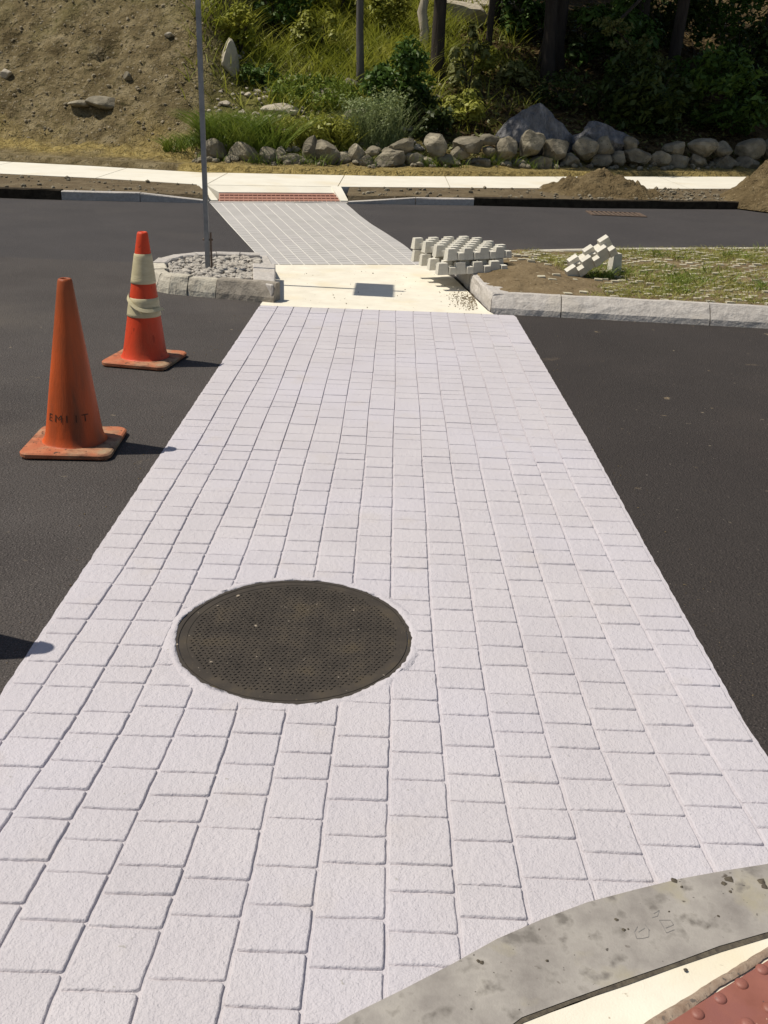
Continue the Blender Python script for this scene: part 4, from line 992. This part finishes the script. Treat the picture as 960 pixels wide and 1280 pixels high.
t, P = weed('yellowish weeds on the slope behind the stones in the middle', 395,128, 1.1,.8, 700, .35,.012, W['grassy'], 6); leafy(t, P[:200], .4, W['grassm'] if 'grassm' in W else W['grassg'], 6, .05)
shrub('dark green leafy shrub with glossy leaves right of the slender trunk', 494,150, (.72,.55,.78), W['leafm'], 3200, .085, 7)
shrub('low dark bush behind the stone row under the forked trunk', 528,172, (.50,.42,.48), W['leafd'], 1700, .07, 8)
shrub('yellow green bramble behind the rounded stones', 578,160, (.60,.45,.40), W['grassy'], 1300, .075, 9, 'bramble', 16)
shrub('small olive sapling in half shade right of the forked trunk', 585,120, (.45,.45,.75), W['leafy'], 500, .10, 10, 'sapling', 10)
shrub('green bush behind the thin dark trunk in a patch of light', 655,48, (.85,.7,.8), W['leafm'], 1500, .13, 11, 'bush')
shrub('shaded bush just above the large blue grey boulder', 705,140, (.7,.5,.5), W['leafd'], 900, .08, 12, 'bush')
UND = [(765,100,1.2,1.0,'dim bush right of the wide dark trunk'),(830,60,1.5,1.3,'deep shade bush high on the right slope'),(925,90,1.5,1.3,'dark bush near the right edge of the wood'),
       (800,165,1.1,.9,'dark bush behind the right end of the large boulders'),(900,165,1.3,1.0,'dark bush low behind the right stones'),(960,150,1.4,1.2,'darkest bush at the far right of the stone row'),(870,20,1.8,1.5,'tall shaded bush at the top right')]
for i, (px, py, a, h, lb) in enumerate(UND): shrub(lb, px, py, (a,a*.7,h), W['leafm' if i % 2 == 0 else 'leafd'], 2600, .12, 20+i, 'bush', 26)  # lighter leaf colour on every other bush imitates broken light
MIDW = [(300,70,.55,.5,'grasso','olive bushy weed right of the pointed pale rock',.07),(345,40,.7,.7,'leafm','green bush on the upper slope above the pointed rock',.08),(395,70,.6,.5,'grassy','yellow green bush left of the slender trunk, halfway up',.07),
        (420,25,.8,.7,'grasso','tall olive bush left of the slender trunk at the top',.09),(480,45,.7,.65,'grassy','yellowish bush between the slender trunk and the stump',.08),(325,112,.4,.3,'leafm','small green weed below the pointed rock',.06),
        (640,110,.5,.35,'leafy','olive undergrowth left of the wide trunk foot',.08),(725,60,.7,.5,'leafy','pale green undergrowth right of the wide trunk',.10),(600,95,.45,.4,'grassy','yellowing undergrowth between the forked and wide trunks',.08),(778,30,.9,.7,'leafm','bush in broken light above the right undergrowth',.11)]
for i, (px, py, a, h, mt, lb, lf) in enumerate(MIDW): shrub(lb, px, py, (a,a*.7,h), W[mt], int(1500*a/.6), lf, 60+i, 'bush', 18)  # paler leaves among the right trunks stand in for lit patches under the canopy
P = []; r = np.random.default_rng(31)
for k in range(46):
    x = r.uniform(-3.7,3.4); y = baseY(x)+r.uniform(-.12,.25)
    for _ in range(16): P.append((x+r.normal()*.09,y+r.normal()*.05,hz(x,y)))
V, F = blades(np.array(P), .26, .014, .5, 31, 3, .7); tag(link('stone_row_weeds', np_mesh('stone_row_weeds', V, F), W['grassg'], kind='stuff'), 'small green weeds growing between the boulders of the stone row', 'weeds')
# tall grass mass on the slope behind
r = np.random.default_rng(12); P = []
while len(P) < 15000:
    x = r.uniform(-4.6,3.4); y = r.uniform(21.5,33)
    t = y-baseY(x)
    dn = (.15+min(1,max(0,(t-2.4)*.35)))*(.75+fbm(x,y,4,3,.9))
    if x > 0: dn *= max(.12,1-x*.5)
    if x < -3.5 and t < 4: dn *= .3
    if r.random() < dn: P.append((x,y,hz(x,y)-.03))
V, F = blades(np.array(P), .62, .030, .55, 3, 3, .6); tag(link('tall_grass', np_mesh('tall_grass', V, F), W['grasso'], kind='stuff'), 'olive tall grass covering the slope behind the weeds', 'tall grass')
r = np.random.default_rng(13); P = []
while len(P) < 5200:
    x = r.uniform(-4.2,3.0); y = r.uniform(19.6,26); t = y-baseY(x)
    if t < .25: continue
    dn = .4+fbm(x,y,14,3,1.4)-(.35 if x > .6 else 0)
    if r.random() < dn: P.append((x,y,hz(x,y)-.02))
V, F = blades(np.array(P), .22, .014, .55, 3, 2, .8); tag(link('low_weeds', np_mesh('low_weeds', V, F), W['grassd'], kind='stuff'), 'low mixed weeds between the rubble', 'weeds')
r = np.random.default_rng(14); P = []
while len(P) < 6500:
    x = r.uniform(-9,9); y = baseY(x)+r.uniform(-.9,1.5)
    if x > -3.6 and y > baseY(x)-.1: continue
    if x < -3.6 and y < baseY(x)-.15+.3*fbm(x,y,1,3,1): continue
    if y < swf(x)+.08: continue
    P.append((x,y,hz(x,y)-.01))
V, F = blades(np.array(P), .045, .012, .8, 3, 2, 1.6); tag(link('dry_straw', np_mesh('dry_straw', V, F), W['straw'], kind='stuff'), 'thin dry straw mulch beyond the sidewalk', 'straw')
r = np.random.default_rng(15); n = 5000; X = r.uniform(.8,9,n); Y = np.array([baseY(x) for x in X])+r.uniform(.3,9,n); C = np.stack([X,Y,[hz(a,b_)+.03 for a,b_ in zip(X,Y)]],1)
V, F = leaf_mesh(C, .085, 15, 1.2); tag(link('leaf_litter', np_mesh('leaf_litter', V, F), W['litter'], kind='stuff'), 'dead leaves covering the floor of the wood', 'leaf litter')
r = np.random.default_rng(16); n = 2600; X = r.uniform(1,8,n); Y = np.array([baseY(x) for x in X])+r.uniform(.3,8,n); C = np.stack([X,Y,[hz(a,b_)+.08*r.random()+.03 for a,b_ in zip(X,Y)]],1)
V, F = leaf_mesh(C, .075, 16, 1.0); tag(link('ground_ivy', np_mesh('ground_ivy', V, F), W['leafy'], kind='stuff'), 'scattered low green leaves on the floor of the wood', 'ground cover')

# ------------------------------------------------------------------ trees
crowns = []
for s in range(3):
    C = cloud(5600,(1,1,1),60+s,40,.25,.30); V, F = leaf_mesh(C, .055, 60+s); me = np_mesh('crown', V, F); me.materials.append(W['leafm'] if s == 1 else W['leafd']); crowns.append(me)
def tree(label, x, y, rad, h, m, crown=(3.2,3.0,2.8), cz=8.4, lean=(0,0), fork=None, seed=0, coff=(0,0), cat='tree', name='tree'):
    z = hz(x,y); t = empty(name, (x,y,z)); tag(t, label, cat); r = random.Random(seed); b = MB()
    pts = [Vector((lean[0]*u*h+.06*math.sin(u*7+seed), lean[1]*u*h, u*h-.2)) for u in np.linspace(0,1,14)]
    rads = [rad*(1.25 if i == 0 else 1)*(1-.6*i/13) for i in range(14)]; rads[0] = rad*1.4
    b.tube(pts, rads, 12); b.build('trunk', m, t, smooth=True)
    if fork:
        b = MB(); p2 = [Vector((fork*(.10+u*.9)*1.2, .05, u*h*.8-.1)) for u in np.linspace(0,1,8)]; b.tube(p2, [rad*.75*(1-.5*i/7) for i in range(8)], 9); b.build('trunk', m, t, smooth=True)
    top = Vector((coff[0]+lean[0]*h, coff[1], cz-z))
    for i in range(6):
        a = i*1.05+r.random(); s = pts[8+i%5]; e = top+Vector((crown[0]*.6*math.cos(a),crown[1]*.6*math.sin(a),r.uniform(-.3,.8))); bb = MB(); bb.tube([s,s.lerp(e,.5)+Vector((0,0,.3)),e],[rad*.35,rad*.2,.02],6); bb.build('limb', m, t)
    o = bpy.data.objects.new('crown', crowns[seed%3]); COL.objects.link(o); o.parent = t; o.location = top; o.scale = crown; o.rotation_euler = (0,0,r.uniform(0,6)); return t
def T(px, py): p = hill_at(px,py); return p.x, p.y
x, y = T(451,112); tree('slender grey tree trunk rising from the weeds', x, y, .092, 8.5, W['barkp'], (1.5,1.5,1.4), 8.9, (.0,0), seed=3, coff=(.2,1.0))
x, y = T(549,97); tree('forked pair of grey trunks in front of the weathered boulder', x, y, .17, 8, W['bark'], (2.9,2.8,2.4), 8.6, (-.012,0), fork=-.24, seed=4, coff=(1.4,1.5))
x, y = T(612,72); tree('thin dark trunk between the forked pair and the wide trunk', x, y, .085, 8, W['bark'], (2.6,2.6,2.2), 8.4, (-.01,0), seed=5, coff=(.8,0))
x, y = T(688,84); tree('wide dark tree trunk in the shade right of centre', x, y, .30, 9, W['bark'], (3.4,3.2,2.8), 8.6, (.0,0), seed=6, coff=(.4,-.6))
x, y = T(528,62); b = MB(); z = hz(x,y)
b.tube([(0,0,-.2),(.03,0,.4),(-.05,.02,.8),(.02,0,1.15),(-.07,0,1.4)],[.13,.11,.12,.09,.03],9); 
o = b.build('tree_stump', W['wood'], None, smooth=True); o.location = (x,y,z); tag(o, 'pale bleached broken stump left of the forked trunks', 'stump')
LBL = ['tree of the wood with its crown over the left part of the shade','tree whose crown hangs over the large blue grey boulder','tree standing deep in the wood beyond the wide dark trunk','tree at the right edge of the wood nearest the road','tree far right with its crown over the last stones',
       'tree at the back of the wood on the right','outermost tree right of the picture','tree at the top of the slope in the middle']
for i, (x, y, c) in enumerate([(2.4,29.2,(3.6,3.2,2.8)),(3.6,25.4,(2.8,1.9,2.2)),(6.6,29.5,(4,3.6,3)),(6.9,26.0,(3.4,2.2,2.5)),(9.6,28.3,(3.8,3.2,3)),(11,32.5,(4.5,4,3.5)),(12.8,28.6,(4,3.2,3)),(1.8,34.5,(4,3.4,3))]):
    tree(LBL[i], x, y+(.0 if i not in (1,3) else .8), .17, 8.4, W['bark'], c, 9.0+.15*i, seed=20+i, coff={1:(-3.8,-3.0),3:(-3.0,-2.1)}.get(i,(0,0)))
# low leafy branch catching the sun on the right
p = hill_at(858,150); t = empty('tree_branch', (p.x+.2,p.y-.2,p.z)); tag(t, 'low leafy branch catching sun in front of the dark wood', 'branch')
SP = [(770,30,.5),(790,55,.45),(815,80,.5),(828,100,.4),(852,118,.42),(875,132,.40),(893,135,.33),(842,135,.33),(800,110,.40),(786,85,.35)]
C = []; Y0 = p.y-.35
for i, (px, py, rd) in enumerate(SP):
    d = FW + RT*((px-480)/CF) - UP*((py-640)/CF); q = Vector((0,0,CH))+d*((Y0+.1*i)/d.y); C.append(cloud(230,(rd,rd*.6,rd*.55),i,9,.2,.4)+np.array(q-t.location))
C = np.concatenate(C); V, F = leaf_mesh(C, .075, 5, .3); link('leaves', np_mesh('leaves', V, F), W['leafy'], t)
b = MB(); pts = [Vector((0,1.2,4.2))]+[Vector(C[i*230:(i+1)*230].mean(0)) for i in (0,1,2,3,4,5,6)]; b.tube(pts,[.05,.04,.035,.03,.025,.02,.012,.008],6); b.build('limb', W['bark'], t)
